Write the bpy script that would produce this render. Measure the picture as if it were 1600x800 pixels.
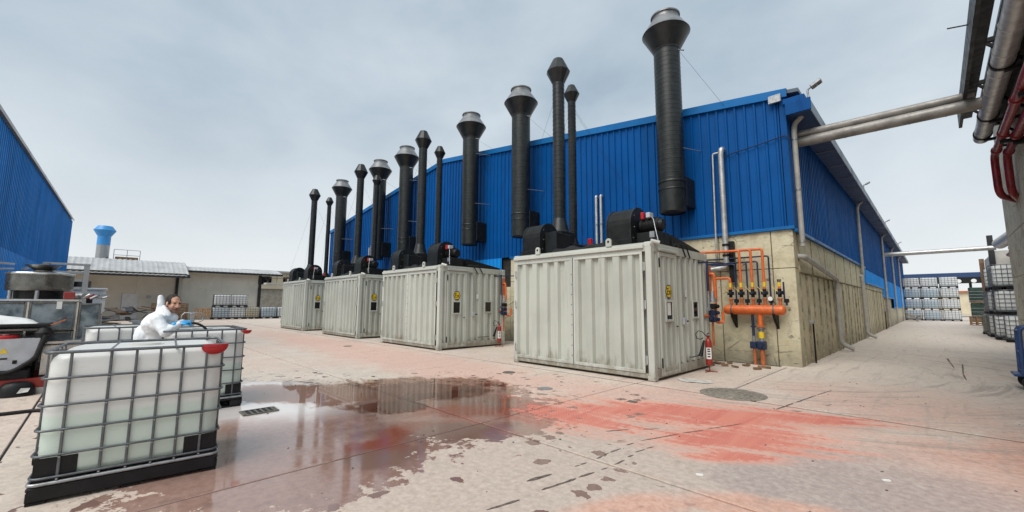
import bpy, math, random
from mathutils import Vector, Matrix, Quaternion
random.seed(7)
rad = math.radians
scene = bpy.context.scene
for _o in list(bpy.data.objects):
    bpy.data.objects.remove(_o, do_unlink=True)
COL = scene.collection

# ------------------------------------------------------------------ camera
CAM_H, YAW, PITCH, ROLL = 1.55, 45.53, 6.65, 0.275
cd = bpy.data.cameras.new('camera')
cd.sensor_width = 36.0
cd.lens = 645.5 / 1600 * 36.0
cd.clip_start = 0.05
cd.clip_end = 3000
cam = bpy.data.objects.new('camera', cd)
COL.objects.link(cam)
_a, _p, _r = rad(YAW), rad(PITCH), rad(ROLL)
_f = Vector((-math.sin(_a) * math.cos(_p), math.cos(_a) * math.cos(_p), math.sin(_p)))
_rt = Vector((math.cos(_a), math.sin(_a), 0))
_up = _rt.cross(_f)
_r2 = _rt * math.cos(_r) + _up * math.sin(_r)
_u2 = _up * math.cos(_r) - _rt * math.sin(_r)
_m = Matrix((_r2, _u2, -_f)).transposed().to_4x4()
_m.translation = (0, 0, CAM_H)
cam.matrix_world = _m
scene.camera = cam

# ------------------------------------------------------------------ sky, sun, exposure
SUN_EL, SUN_AZ = rad(52), rad(170)          # azimuth measured from +Y clockwise towards +X
w = bpy.data.worlds.new('World')
scene.world = w
w.use_nodes = True
nt = w.node_tree
nt.nodes.clear()
def wn(t, **k):
    n = nt.nodes.new(t)
    for a, b in k.items():
        setattr(n, a, b)
    return n
out = wn('ShaderNodeOutputWorld')
bg = wn('ShaderNodeBackground')
bg.inputs['Strength'].default_value = 0.1
sky = wn('ShaderNodeTexSky', sky_type='NISHITA')
sky.sun_disc = False
sky.sun_elevation = SUN_EL
sky.sun_rotation = SUN_AZ
sky.air_density = 1.0
sky.dust_density = 3.0
tc = wn('ShaderNodeTexCoord')
mp = wn('ShaderNodeMapping')
mp.inputs['Scale'].default_value = (1.0, 1.0, 1.9)
mp.inputs['Location'].default_value = (0.3, 0.15, 0.2)
n1 = wn('ShaderNodeTexNoise')
n1.inputs['Scale'].default_value = 1.9
n1.inputs['Detail'].default_value = 5
n1.inputs['Roughness'].default_value = 0.5
n1.inputs['Distortion'].default_value = 0.15
cr = wn('ShaderNodeValToRGB')
cr.color_ramp.elements[0].position = 0.34
cr.color_ramp.elements[0].color = (1.95, 2.45, 2.9, 1)
cr.color_ramp.elements[1].position = 0.66
cr.color_ramp.elements[1].color = (3.3, 3.7, 4.0, 1)
sep = wn('ShaderNodeSeparateXYZ')
hr = wn('ShaderNodeMapRange')
hr.inputs['From Min'].default_value = 0.0
hr.inputs['From Max'].default_value = 0.40
hr.inputs['To Min'].default_value = 0.9
hr.inputs['To Max'].default_value = 0.0
hz = wn('ShaderNodeMix', data_type='RGBA')
hz.inputs['B'].default_value = (4.75, 4.85, 4.85, 1)
mx = wn('ShaderNodeMix', data_type='RGBA')
mx.inputs['Factor'].default_value = 0.94       # an overcast layer hides most of the blue
L = nt.links.new
L(tc.outputs['Generated'], mp.inputs['Vector'])
L(mp.outputs['Vector'], n1.inputs['Vector'])
L(n1.outputs['Fac'], cr.inputs['Fac'])
L(tc.outputs['Generated'], sep.inputs['Vector'])
L(sep.outputs['Z'], hr.inputs['Value'])
L(hr.outputs['Result'], hz.inputs['Factor'])
L(cr.outputs['Color'], hz.inputs['A'])
L(sky.outputs['Color'], mx.inputs['A'])
L(hz.outputs['Result'], mx.inputs['B'])
L(mx.outputs['Result'], bg.inputs['Color'])
L(bg.outputs['Background'], out.inputs['Surface'])

sd = bpy.data.lights.new('sun', 'SUN')
sd.energy = 1.5
sd.angle = rad(45)
sd.color = (1.0, 0.96, 0.9)
sun = bpy.data.objects.new('sun', sd)
COL.objects.link(sun)
_sv = Vector((math.sin(SUN_AZ) * math.cos(SUN_EL), math.cos(SUN_AZ) * math.cos(SUN_EL), math.sin(SUN_EL)))
sun.rotation_euler = _sv.to_track_quat('Z', 'Y').to_euler()

vs = scene.view_settings
vs.view_transform = 'Standard'
vs.look = 'None'
vs.exposure = 1.0
vs.gamma = 1.0
vs.use_curve_mapping = False
scene.render.engine = 'CYCLES'
scene.cycles.max_bounces = 6

# ------------------------------------------------------------------ material helpers
def s2l(c):
    return tuple((x / 255 / 12.92) if x / 255 <= 0.04045 else ((x / 255 + 0.055) / 1.055) ** 2.4 for x in c)

class NT:
    """tiny wrapper for writing node materials"""
    def __init__(self, name):
        self.m = bpy.data.materials.new(name)
        self.m.use_nodes = True
        self.t = self.m.node_tree
        self.t.nodes.clear()
        self.o = self.t.nodes.new('ShaderNodeOutputMaterial')
        self.b = self.t.nodes.new('ShaderNodeBsdfPrincipled')
        self.t.links.new(self.b.outputs[0], self.o.inputs[0])
        self._pos = None
    def put(self, sock, v):
        if isinstance(v, bpy.types.NodeSocket):
            self.t.links.new(v, sock)
        elif isinstance(v, (tuple, list)) and len(v) == 3 and sock.type == 'RGBA':
            sock.default_value = (*v, 1)
        else:
            sock.default_value = v
    def set(self, **k):
        for a, v in k.items():
            self.put(self.b.inputs[a.replace('_', ' ')], v)
        return self
    def pos(self, obj=False):
        if obj:
            n = self.t.nodes.new('ShaderNodeTexCoord')
            return n.outputs['Object']
        if self._pos is None:
            self._pos = self.t.nodes.new('ShaderNodeNewGeometry').outputs['Position']
        return self._pos
    def map(self, vec, scale=(1, 1, 1), rot=(0, 0, 0), loc=(0, 0, 0)):
        n = self.t.nodes.new('ShaderNodeMapping')
        self.put(n.inputs['Vector'], vec)
        n.inputs['Scale'].default_value = scale
        n.inputs['Rotation'].default_value = rot
        n.inputs['Location'].default_value = loc
        return n.outputs[0]
    def noise(self, vec, scale, detail=4, rough=0.55, dist=0.0):
        n = self.t.nodes.new('ShaderNodeTexNoise')
        self.put(n.inputs['Vector'], vec)
        n.inputs['Scale'].default_value = scale
        n.inputs['Detail'].default_value = detail
        n.inputs['Roughness'].default_value = rough
        n.inputs['Distortion'].default_value = dist
        return n.outputs['Fac']
    def voro(self, vec, scale, feature='F1', out='Distance', rnd=1.0):
        n = self.t.nodes.new('ShaderNodeTexVoronoi')
        n.feature = feature
        self.put(n.inputs['Vector'], vec)
        n.inputs['Scale'].default_value = scale
        n.inputs['Randomness'].default_value = rnd
        return n.outputs[out]
    def wave(self, vec, scale, dist=2, det=2, direction='X'):
        n = self.t.nodes.new('ShaderNodeTexWave')
        n.bands_direction = direction
        self.put(n.inputs['Vector'], vec)
        n.inputs['Scale'].default_value = scale
        n.inputs['Distortion'].default_value = dist
        n.inputs['Detail'].default_value = det
        return n.outputs['Fac']
    def math(self, op, a, b=0.0, c=None, clamp=False):
        n = self.t.nodes.new('ShaderNodeMath')
        n.operation = op
        n.use_clamp = clamp
        self.put(n.inputs[0], a)
        self.put(n.inputs[1], b)
        if c is not None:
            self.put(n.inputs[2], c)
        return n.outputs[0]
    def ss(self, v, a, b, lo=0.0, hi=1.0, smooth=True):
        n = self.t.nodes.new('ShaderNodeMapRange')
        if smooth:
            n.interpolation_type = 'SMOOTHSTEP'
        self.put(n.inputs['Value'], v)
        n.inputs['From Min'].default_value = a
        n.inputs['From Max'].default_value = b
        n.inputs['To Min'].default_value = lo
        n.inputs['To Max'].default_value = hi
        return n.outputs[0]
    def mix(self, f, a, b, mode='MIX'):
        n = self.t.nodes.new('ShaderNodeMix')
        n.data_type = 'RGBA'
        n.blend_type = mode
        self.put(n.inputs['Factor'], f)
        self.put(n.inputs['A'], a)
        self.put(n.inputs['B'], b)
        return n.outputs['Result']
    def xyz(self, vec):
        n = self.t.nodes.new('ShaderNodeSeparateXYZ')
        self.put(n.inputs[0], vec)
        return n.outputs
    def bump(self, h, strength=0.3, dist=0.01):
        n = self.t.nodes.new('ShaderNodeBump')
        n.inputs['Strength'].default_value = strength
        n.inputs['Distance'].default_value = dist
        self.put(n.inputs['Height'], h)
        self.put(self.b.inputs['Normal'], n.outputs[0])
        return self
    def objrand(self):
        return self.t.nodes.new('ShaderNodeObjectInfo').outputs['Random']

MATS = {}
def simple(name, col, rough=0.5, metal=0.0, var=0.12, scale=6.0, bump=0.0, obj=False, spec=None):
    if max(col) < 0.035 and spec is None:
        spec = 0.3
    """painted / plain stuff with uneven tone, grime and roughness"""
    k = NT(name)
    p = k.pos(obj)
    n = k.noise(p, scale, 5, 0.6)
    c1 = tuple(x * (1 - var) for x in col)
    c2 = tuple(min(1, x * (1 + var)) for x in col)
    k.set(Base_Color=k.mix(k.ss(n, 0.3, 0.7), c1, c2), Metallic=metal,
          Roughness=k.ss(k.noise(p, scale * 2.3, 3), 0.3, 0.7, max(0.03, rough - 0.1), min(1, rough + 0.12)))
    if spec is not None:
        k.set(Specular_IOR_Level=spec)
    if bump:
        k.bump(k.noise(p, scale * 8, 4), bump, 0.004)
    MATS[name] = k.m
    return k.m

# ------------------------------------------------------------------ materials
simple('galvanised', (0.36, 0.37, 0.38), 0.42, 0.75, 0.2, 18)
simple('cage_steel', (0.13, 0.14, 0.15), 0.4, 0.6, 0.2, 12)
simple('stainless', (0.48, 0.47, 0.45), 0.24, 0.95, 0.15, 5)
simple('dark_stainless', (0.16, 0.16, 0.15), 0.28, 0.9, 0.3, 4)
simple('black_plastic', (0.008, 0.008, 0.009), 0.45, 0, 0.3, 10)
simple('black_metal', (0.008, 0.009, 0.009), 0.5, 0, 0.4, 5)
simple('black_rubber', (0.015, 0.015, 0.016), 0.6, 0, 0.3, 10)
simple('silver_pipe', (0.5, 0.5, 0.49), 0.38, 0.6, 0.15, 6)
simple('cladded_pipe', (0.27, 0.255, 0.235), 0.5, 0.3, 0.25, 3)
simple('grey_pvc', (0.36, 0.35, 0.32), 0.5, 0, 0.15, 4)
simple('orange_paint', (0.62, 0.13, 0.028), 0.38, 0, 0.15, 9)
simple('dull_orange', (0.42, 0.12, 0.04), 0.5, 0, 0.25, 9)
simple('navy_paint', (0.012, 0.022, 0.06), 0.4, 0, 0.3, 9)
simple('yellow_paint', (0.75, 0.52, 0.02), 0.45, 0, 0.1, 9)
simple('red_paint', (0.27, 0.024, 0.017), 0.35, 0, 0.15, 9)
simple('red_plastic', (0.42, 0.012, 0.016), 0.3, 0, 0.1, 6)
simple('crimson_pipe', (0.21, 0.012, 0.018), 0.36, 0, 0.25, 5)
simple('white_paint', (0.72, 0.73, 0.72), 0.5, 0, 0.08, 4)
simple('off_white', (0.52, 0.51, 0.47), 0.6, 0, 0.12, 1.4)
simple('blue_frame', (0.025, 0.06, 0.17), 0.4, 0, 0.2, 6)
simple('light_blue_vent', (0.04, 0.27, 0.62), 0.4, 0, 0.08, 4)
simple('grey_plastic', (0.42, 0.43, 0.46), 0.4, 0, 0.1, 6)
simple('dark_gap', (0.03, 0.028, 0.026), 0.9, 0, 0.3, 4)
simple('wood', (0.33, 0.19, 0.09), 0.75, 0, 0.35, 7)
simple('dark_wood', (0.20, 0.12, 0.065), 0.8, 0, 0.4, 7)
simple('green_wrap', (0.015, 0.035, 0.028), 0.35, 0, 0.5, 3)
simple('steel_plate', (0.16, 0.15, 0.13), 0.6, 0.5, 0.3, 20)
simple('suit_fabric', (0.74, 0.78, 0.82), 0.75, 0, 0.05, 9, 0.15)
simple('skin', (0.56, 0.31, 0.215), 0.5, 0, 0.1, 25)
simple('hair', (0.022, 0.016, 0.013), 0.6, 0, 0.4, 60, 0.6)
simple('beard', (0.24, 0.135, 0.10), 0.7, 0, 0.3, 90, 0.4)
simple('glove_blue', (0.03, 0.36, 0.74), 0.4, 0, 0.1, 20)
simple('paper', (0.75, 0.75, 0.72), 0.7, 0, 0.05, 20)
simple('far_cream', (0.55, 0.49, 0.36), 0.7, 0, 0.12, 0.6)
simple('corroded_roof', (0.44, 0.445, 0.445), 0.5, 0.1, 0.14, 1.0)
simple('dark_trim', (0.028, 0.029, 0.032), 0.5, 0, 0.2, 3)
simple('lamp_glass', (0.2, 0.2, 0.2), 0.15, 0.2, 0.1, 10)
simple('concrete_block', (0.3, 0.28, 0.24), 0.85, 0, 0.2, 3, 0.3)

def m_paint(name, col, dirt=(0.20, 0.17, 0.12), amt=0.5, rough=0.45, streak=9.0, spec=0.5, splash=0.0):
    """sheet metal paint with run-down dirt streaks and a few rust specks"""
    k = NT(name)
    p = k.pos()
    st = k.noise(k.map(p, (streak, streak, 0.55)), 1.0, 6, 0.6)
    bl = k.noise(p, 0.9, 4)
    fine = k.noise(p, 30, 3)
    c = k.mix(k.ss(bl, 0.3, 0.7), tuple(x * 0.9 for x in col), tuple(min(1, x * 1.06) for x in col))
    c = k.mix(k.math('MULTIPLY', k.ss(st, 0.52, 0.80), amt), c, dirt)
    c = k.mix(k.math('MULTIPLY', k.ss(fine, 0.68, 0.75), 0.25), c, dirt)
    c = k.mix(0.2, c, k.mix(k.objrand(), tuple(x * 0.55 for x in col), tuple(min(1, x * 1.5) for x in col)))
    k.set(Base_Color=c, Roughness=k.ss(st, 0.3, 0.8, rough - 0.08, rough + 0.2))
    if splash:
        zz_ = k.xyz(p)[2]
        sp_ = k.ss(k.math('ADD', zz_, k.math('MULTIPLY', k.math('SUBTRACT', k.noise(k.map(p, (6, 6, 2.5)), 1.0, 6, 0.65), 0.5), 1.3)), 0.42, 0.0)
        c = k.mix(k.math('MULTIPLY', sp_, splash), c, (0.19, 0.15, 0.10))
        rs_ = k.noise(k.map(p, (2.2, 2.2, 1.6)), 4.0, 7, 0.7)
        c = k.mix(k.math('MULTIPLY', k.ss(rs_, 0.66, 0.72), 0.6), c, (0.20, 0.12, 0.07))
        k.set(Base_Color=c)
    k.set(Specular_IOR_Level=spec)
    k.bump(k.noise(k.map(p, (3, 3, 1.2)), 1.3, 3), 0.12, 0.03)
    MATS[name] = k.m
m_paint('container_paint', (0.445, 0.462, 0.41), amt=0.65, splash=0.75)
m_paint('container_light', (0.50, 0.515, 0.465), amt=0.4, splash=0.5)
m_paint('blue_cladding', (0.002, 0.075, 0.27), dirt=(0.003, 0.032, 0.13), amt=0.75, rough=0.45, streak=3.0, spec=0.12)
m_paint('pale_blue_cladding', (0.012, 0.20, 0.56), dirt=(0.006, 0.09, 0.3), amt=0.5, rough=0.45, streak=3.0, spec=0.12)
m_paint('blue_trim', (0.008, 0.14, 0.40), dirt=(0.02, 0.06, 0.12), amt=0.7, spec=0.2, rough=0.4, streak=2.0)
m_paint('light_blue_cladding', (0.004, 0.26, 0.72), dirt=(0.01, 0.12, 0.36), amt=0.3, rough=0.4, streak=4.0)
m_paint('soffit_blue', (0.014, 0.045, 0.13), dirt=(0.01, 0.015, 0.03), amt=0.6, rough=0.5, streak=1.0)
m_paint('gutter_grey', (0.07, 0.10, 0.135), dirt=(0.06, 0.06, 0.06), amt=0.6, rough=0.4, streak=1.0)
m_paint('shed_wall', (0.70, 0.655, 0.56), dirt=(0.25, 0.22, 0.17), amt=0.25, rough=0.75, streak=1.0)

# ribbed black duct: spiral seams
k = NT('spiral_duct')
p = k.pos()
z = k.xyz(p)[2]
seam = k.math('PINGPONG', z, 0.07)
n = k.noise(p, 4, 4)
k.set(Base_Color=k.mix(k.ss(n, 0.3, 0.7), (0.009, 0.011, 0.010), (0.022, 0.026, 0.024)),
      Roughness=k.ss(k.noise(p, 9, 3), 0.3, 0.7, 0.30, 0.48), Metallic=0.2)
k.bump(k.ss(seam, 0.0, 0.02), 0.55, 0.012)
MATS['spiral_duct'] = k.m
k = NT('duct_metal')
n = k.noise(k.pos(), 5, 4)
k.set(Base_Color=k.mix(k.ss(n, 0.3, 0.7), (0.008, 0.010, 0.010), (0.018, 0.021, 0.021)), Roughness=0.38, Metallic=0.2)
MATS['duct_metal'] = k.m
k = NT('hood_silver')
n = k.noise(k.pos(), 3, 5)
k.set(Base_Color=k.mix(k.ss(n, 0.3, 0.7), (0.16, 0.165, 0.17), (0.27, 0.275, 0.28)), Roughness=0.38, Metallic=0.4)
MATS['hood_silver'] = k.m

# cast concrete of the warehouse plinth: yellowed, pitted, mossy stains, board marks
def m_cast(name, base, warm, stain, board=True):
    k = NT(name)
    p = k.pos()
    big = k.noise(p, 0.7, 5, 0.6)
    mid = k.noise(p, 3.2, 6, 0.65)
    fin = k.noise(p, 26, 5, 0.7)
    c = k.mix(k.ss(big, 0.35, 0.65), base, warm)
    c = k.mix(k.math('MULTIPLY', k.ss(mid, 0.46, 0.66), 0.75), c, stain)
    run = k.noise(k.map(p, (5, 5, 0.4)), 1.0, 5, 0.6)
    c = k.mix(k.math('MULTIPLY', k.ss(run, 0.55, 0.8), 0.45), c, tuple(x * 0.55 for x in stain))
    zz_ = k.xyz(p)[2]
    splash = k.ss(k.math('ADD', zz_, k.math('MULTIPLY', k.math('SUBTRACT', mid, 0.5), 2.2)), 0.75, 0.1)
    c = k.mix(k.math('MULTIPLY', splash, 0.65), c, (0.13, 0.11, 0.07))
    crk = k.voro(k.map(p, (1, 1, 2.2)), 1.1, 'DISTANCE_TO_EDGE')
    cm_ = k.math('MULTIPLY', k.ss(k.math('ADD', crk, k.math('MULTIPLY', k.math('SUBTRACT', fin, 0.5), 0.05)), 0.022, 0.006), k.ss(k.noise(p, 0.9, 2), 0.48, 0.6))
    c = k.mix(k.math('MULTIPLY', cm_, 0.8), c, (0.06, 0.05, 0.035))
    pit = k.noise(k.map(p, (1, 1, 1.4)), 6.5, 6, 0.72)
    pm = k.math('MULTIPLY', k.ss(pit, 0.62, 0.665), k.ss(k.noise(p, 1.1, 3), 0.42, 0.56))
    c = k.mix(k.math('MULTIPLY', pm, 0.85), c, (0.05, 0.042, 0.03))
    c = k.mix(0.13, c, k.mix(k.objrand(), (0.16, 0.14, 0.09), (0.72, 0.68, 0.55)))
    c = k.mix(0.25, c, k.mix(fin, (0.1, 0.09, 0.06), (0.75, 0.7, 0.55)))
    k.set(Base_Color=c, Roughness=0.88)
    h = k.math('SUBTRACT', k.math('ADD', k.math('MULTIPLY', mid, 0.6), k.math('MULTIPLY', fin, 0.35)), k.math('MULTIPLY', pm, 0.8))
    k.bump(h, 0.9, 0.035)
    MATS[name] = k.m
m_cast('cast_concrete', (0.64, 0.58, 0.385), (0.75, 0.69, 0.49), (0.46, 0.39, 0.22))
m_cast('grey_concrete', (0.60, 0.57, 0.50), (0.70, 0.67, 0.60), (0.36, 0.33, 0.27))

# IBC plastic: milky, with a liquid inside up to a level
def m_ibc(name, level, top, low):
    k = NT(name)
    p = k.pos(True)
    z = k.xyz(p)[2]
    lv = k.math('ADD', z, k.math('MULTIPLY', k.noise(p, 3, 2), 0.012))
    f = k.ss(lv, level - 0.03, level + 0.015)
    c = k.mix(f, low, top)
    c = k.mix(k.math('MULTIPLY', k.ss(k.noise(p, 6, 4), 0.52, 0.78), 0.22), c, tuple(x * 0.7 for x in low))
    sc = k.noise(k.map(p, (2, 2, 9)), 5, 4)
    c = k.mix(k.math('MULTIPLY', k.ss(sc, 0.62, 0.7), 0.15), c, (0.45, 0.43, 0.38))
    k.set(Base_Color=c, Roughness=0.36)
    k.bump(k.noise(p, 9, 3), 0.10, 0.01)
    tr = k.t.nodes.new('ShaderNodeBsdfTranslucent')
    k.put(tr.inputs['Color'], c)
    ms = k.t.nodes.new('ShaderNodeMixShader')
    ms.inputs[0].default_value = 0.22
    k.t.links.new(k.b.outputs[0], ms.inputs[1])
    k.t.links.new(tr.outputs[0], ms.inputs[2])
    k.t.links.new(ms.outputs[0], k.o.inputs[0])
    MATS[name] = k.m
m_ibc('ibc_part_full', 0.66, (0.80, 0.80, 0.78), (0.66, 0.75, 0.68))
m_ibc('ibc_empty', 0.30, (0.80, 0.82, 0.82), (0.68, 0.74, 0.74))
m_ibc('ibc_bluish', 0.85, (0.68, 0.75, 0.80), (0.52, 0.62, 0.68))
m_ibc('ibc_yellow', 0.8, (0.70, 0.66, 0.52), (0.62, 0.56, 0.4))

# glass
k = NT('tinted_glass')
k.set(Base_Color=(0.10, 0.14, 0.16), Roughness=0.06, Transmission_Weight=0.35, IOR=1.45, Alpha=0.88)
MATS['tinted_glass'] = k.m
k = NT('dirty_acrylic')
n = k.noise(k.pos(), 3.5, 4)
k.set(Base_Color=k.mix(k.ss(n, 0.35, 0.68), (0.05, 0.085, 0.11), (0.34, 0.40, 0.43)), Roughness=0.14, Transmission_Weight=0.25, IOR=1.45)
MATS['dirty_acrylic'] = k.m
k = NT('black_glass')
k.set(Base_Color=(0.008, 0.009, 0.01), Roughness=0.08)
MATS['black_glass'] = k.m

# ------------------------------------------------------------------ yard concrete with red pigment stains and wet areas
k = NT('yard_concrete')
p = k.pos()
P = k.xyz(p)
def ell(cx, cy, rx, ry, ang=0.0):
    """0 at the centre of a stain, 1 at its rim, growing outside"""
    m = k.map(p, (1 / rx, 1 / ry, 0.0), (0, 0, 0), (0, 0, 0))
    n = k.t.nodes.new('ShaderNodeMapping')
    n.vector_type = 'TEXTURE'
    n.inputs['Location'].default_value = (cx, cy, 0)
    n.inputs['Rotation'].default_value = (0, 0, rad(ang))
    n.inputs['Scale'].default_value = (rx, ry, 1000)
    k.put(n.inputs['Vector'], p)
    v = k.t.nodes.new('ShaderNodeVectorMath')
    v.operation = 'LENGTH'
    k.t.links.new(n.outputs[0], v.inputs[0])
    return v.outputs['Value']
def union(l):
    r = l[0]
    for q in l[1:]:
        r = k.math('MINIMUM', r, q)
    return r
big = k.noise(p, 0.28, 5, 0.6)
mid = k.noise(p, 1.3, 6, 0.62)
fin = k.noise(p, 16, 6, 0.7)
grit = k.noise(p, 90, 3, 0.7)
# tyre sweeps: streaks bent round the corner of the warehouse
sw = k.noise(k.map(p, (0.5, 5.5, 1), (0, 0, rad(18))), 1.0, 5, 0.62, 0.6)
sw2 = k.noise(k.map(p, (5.0, 0.45, 1), (0, 0, rad(12))), 1.0, 5, 0.62, 0.8)
c = k.mix(k.ss(mid, 0.3, 0.72), (0.53, 0.445, 0.365), (0.66, 0.575, 0.49))
c = k.mix(k.math('MULTIPLY', k.ss(big, 0.38, 0.62), 0.55), c, (0.64, 0.435, 0.35))
fg = k.ss(k.math('ADD', ell(-1.5, 2.8, 4.5, 2.6, 10), k.math('MULTIPLY', k.math('SUBTRACT', big, 0.5), 1.2)), 1.3, 0.5)
c = k.mix(k.math('MULTIPLY', fg, 0.7), c, (0.45, 0.35, 0.29))
# pinkish wash along the containers, grey-mauve wash at the right
pink = union([ell(-13, 6.2, 16, 1.6, -1), ell(-3.5, 6.7, 3.2, 1.3, 14), ell(-0.6, 9.4, 1.8, 2.4, 0), ell(0.6, 6.0, 1.6, 2.2, 0)])
c = k.mix(k.math('MULTIPLY', k.ss(k.math('ADD', pink, k.math('MULTIPLY', k.math('SUBTRACT', mid, 0.5), 1.4)), 1.15, 0.35), 0.75), c, (0.66, 0.36, 0.275))
mauve = union([ell(-0.2, 4.6, 1.3, 1.5, 20), ell(0.4, 3.2, 1.5, 1.5, 0), ell(-1.15, 4.35, 0.55, 0.5, 30)])
c = k.mix(k.math('MULTIPLY', k.ss(k.math('ADD', mauve, k.math('MULTIPLY', k.math('SUBTRACT', mid, 0.5), 1.2)), 1.2, 0.45), 0.8), c, (0.315, 0.235, 0.23))
orange = union([ell(-1.75, 3.05, 0.62, 0.22, 62), ell(-1.05, 3.75, 0.25, 0.75, -60), ell(0.9, 6.8, 0.9, 1.4, 0), ell(-0.75, 3.3, 0.2, 0.5, 20)])
c = k.mix(k.math('MULTIPLY', k.ss(k.math('ADD', orange, k.math('MULTIPLY', k.math('SUBTRACT', mid, 0.5), 1.6)), 1.2, 0.5), 0.85), c, (0.66, 0.30, 0.20))
# arcs of tyres turning round the warehouse corner
dx_ = k.math('SUBTRACT', P[0], -3.9); dy_ = k.math('SUBTRACT', P[1], 13.2)
rad_ = k.math('SQRT', k.math('ADD', k.math('MULTIPLY', dx_, dx_), k.math('MULTIPLY', dy_, dy_)))
ang_ = k.math('ARCTAN2', dy_, dx_)
cmb = k.t.nodes.new('ShaderNodeCombineXYZ')
k.put(cmb.inputs[0], k.math('MULTIPLY', rad_, 4.5)); k.put(cmb.inputs[1], k.math('MULTIPLY', ang_, 2.2))
arc = k.noise(cmb.outputs[0], 1.0, 7, 0.66, 0.25)
gr2 = k.noise(p, 3.4, 8, 0.72)
# strong red pigment, dragged along by tyres with a tread pattern
red = union([ell(-3.95, 4.85, 1.15, 0.68, 22), ell(-3.2, 5.75, 1.9, 0.42, 40), ell(-2.15, 6.35, 1.2, 0.5, 42), ell(-1.75, 5.5, 0.85, 0.42, 48), ell(-2.0, 5.0, 0.45, 0.16, 40), ell(-1.5, 6.9, 0.8, 0.35, 35), ell(-1.6, 4.75, 0.4, 0.14, 42)])
tread = k.wave(k.map(p, (1, 1, 1), (0, 0, rad(-40))), 9.0, 2.5, 3)
rn = k.math('ADD', k.math('MULTIPLY', k.math('SUBTRACT', arc, 0.5), 4.2), k.math('MULTIPLY', k.math('SUBTRACT', fin, 0.5), 2.2))
rm = k.ss(k.math('ADD', red, k.math('ADD', rn, k.math('MULTIPLY', k.math('SUBTRACT', gr2, 0.5), 1.6))), 1.12, 0.62)
rm = k.math('MULTIPLY', rm, k.ss(tread, 0.0, 0.75, 0.72, 1.0))
# alley: colour raised to offset the shade, under darker tyre sweeps
al = k.ss(P[1], 7.5, 14.0)
c = k.mix(k.math('MULTIPLY', al, 0.8), c, (0.72, 0.63, 0.54))
c = k.mix(k.math('MULTIPLY', k.math('MULTIPLY', k.ss(sw2, 0.52, 0.75), k.ss(P[1], 4, 9)), 0.6), c, (0.30, 0.24, 0.205))
c = k.mix(k.math('MULTIPLY', k.ss(sw, 0.6, 0.8), 0.35), c, (0.30, 0.255, 0.21))
am = k.math('MULTIPLY', k.ss(rad_, 2.6, 4.2), k.ss(rad_, 10.5, 8.0))
am = k.math('MULTIPLY', am, k.ss(P[0], -4.5, -2.0))
c = k.mix(k.math('MULTIPLY', k.math('MULTIPLY', k.ss(arc, 0.50, 0.64), am), 0.7), c, (0.29, 0.225, 0.19))
c = k.mix(k.math('MULTIPLY', k.math('MULTIPLY', k.ss(arc, 0.46, 0.30), am), 0.55), c, (0.64, 0.36, 0.28))
# scuffs and oil specks
spk = k.noise(p, 5.5, 5, 0.7)
c = k.mix(k.math('MULTIPLY', k.ss(spk, 0.66, 0.74), 0.55), c, (0.15, 0.12, 0.10))
c = k.mix(0.28, c, k.mix(k.ss(fin, 0.25, 0.75), (0.12, 0.10, 0.085), (0.8, 0.72, 0.62)))
c = k.mix(k.math('MULTIPLY', k.ss(gr2, 0.52, 0.7), 0.42), c, (0.26, 0.215, 0.18))
c = k.mix(k.math('MULTIPLY', k.ss(gr2, 0.42, 0.30), 0.35), c, (0.62, 0.56, 0.49))
scr = k.noise(k.map(p, (14, 0.9, 1), (0, 0, rad(-52))), 1.0, 6, 0.7)
c = k.mix(k.math('MULTIPLY', k.ss(scr, 0.58, 0.72), 0.28), c, (0.22, 0.18, 0.155))
rs = k.ss(k.math('ADD', red, k.math('ADD', k.math('MULTIPLY', k.math('SUBTRACT', arc, 0.5), 4.0), k.math('MULTIPLY', k.math('SUBTRACT', gr2, 0.5), 1.2))), 2.0, 0.8)
c = k.mix(k.math('MULTIPLY', rs, 0.72), c, (0.66, 0.26, 0.18))
c = k.mix(k.math('MULTIPLY', rm, 0.82), c, k.mix(k.ss(sw2, 0.35, 0.65), (0.50, 0.065, 0.035), (0.60, 0.16, 0.10)))
c = k.mix(0.10, c, k.mix(grit, (0.05, 0.05, 0.05), (0.9, 0.85, 0.8)))
# wet film
wet = union([ell(-6.1, 3.35, 2.5, 1.7, 62), ell(-7.0, 1.9, 3.2, 1.6, 12), ell(-4.7, 1.5, 1.35, 1.35, 0), ell(-4.45, 3.6, 1.1, 0.8, 40)])
wn_ = k.math('ADD', k.math('MULTIPLY', k.math('SUBTRACT', mid, 0.5), 0.9), k.math('MULTIPLY', k.math('SUBTRACT', spk, 0.5), 1.5))
wd = k.math('ADD', wet, wn_)
wm = k.ss(wd, 1.04, 0.99)
# splashes around the rim
dv = k.t.nodes.new('ShaderNodeTexVoronoi'); dv.inputs['Scale'].default_value = 4.4
wob = k.t.nodes.new('ShaderNodeVectorMath'); wob.operation = 'ADD'
nz = k.t.nodes.new('ShaderNodeTexNoise'); nz.inputs['Scale'].default_value = 7.0; nz.inputs['Detail'].default_value = 3
k.put(nz.inputs['Vector'], p)
wsc = k.t.nodes.new('ShaderNodeVectorMath'); wsc.operation = 'SCALE'; wsc.inputs['Scale'].default_value = 0.22
k.put(wsc.inputs[0], nz.outputs['Color'])
k.put(wob.inputs[0], k.map(p, (1, 1, 0))); k.put(wob.inputs[1], wsc.outputs[0]); k.put(dv.inputs['Vector'], wob.outputs[0])
drad = k.math('MULTIPLY', k.math('POWER', k.xyz(dv.outputs['Color'])[0], 2.2), 0.46)
drop = k.ss(k.math('SUBTRACT', drad, dv.outputs['Distance']), 0.0, 0.02)
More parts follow.
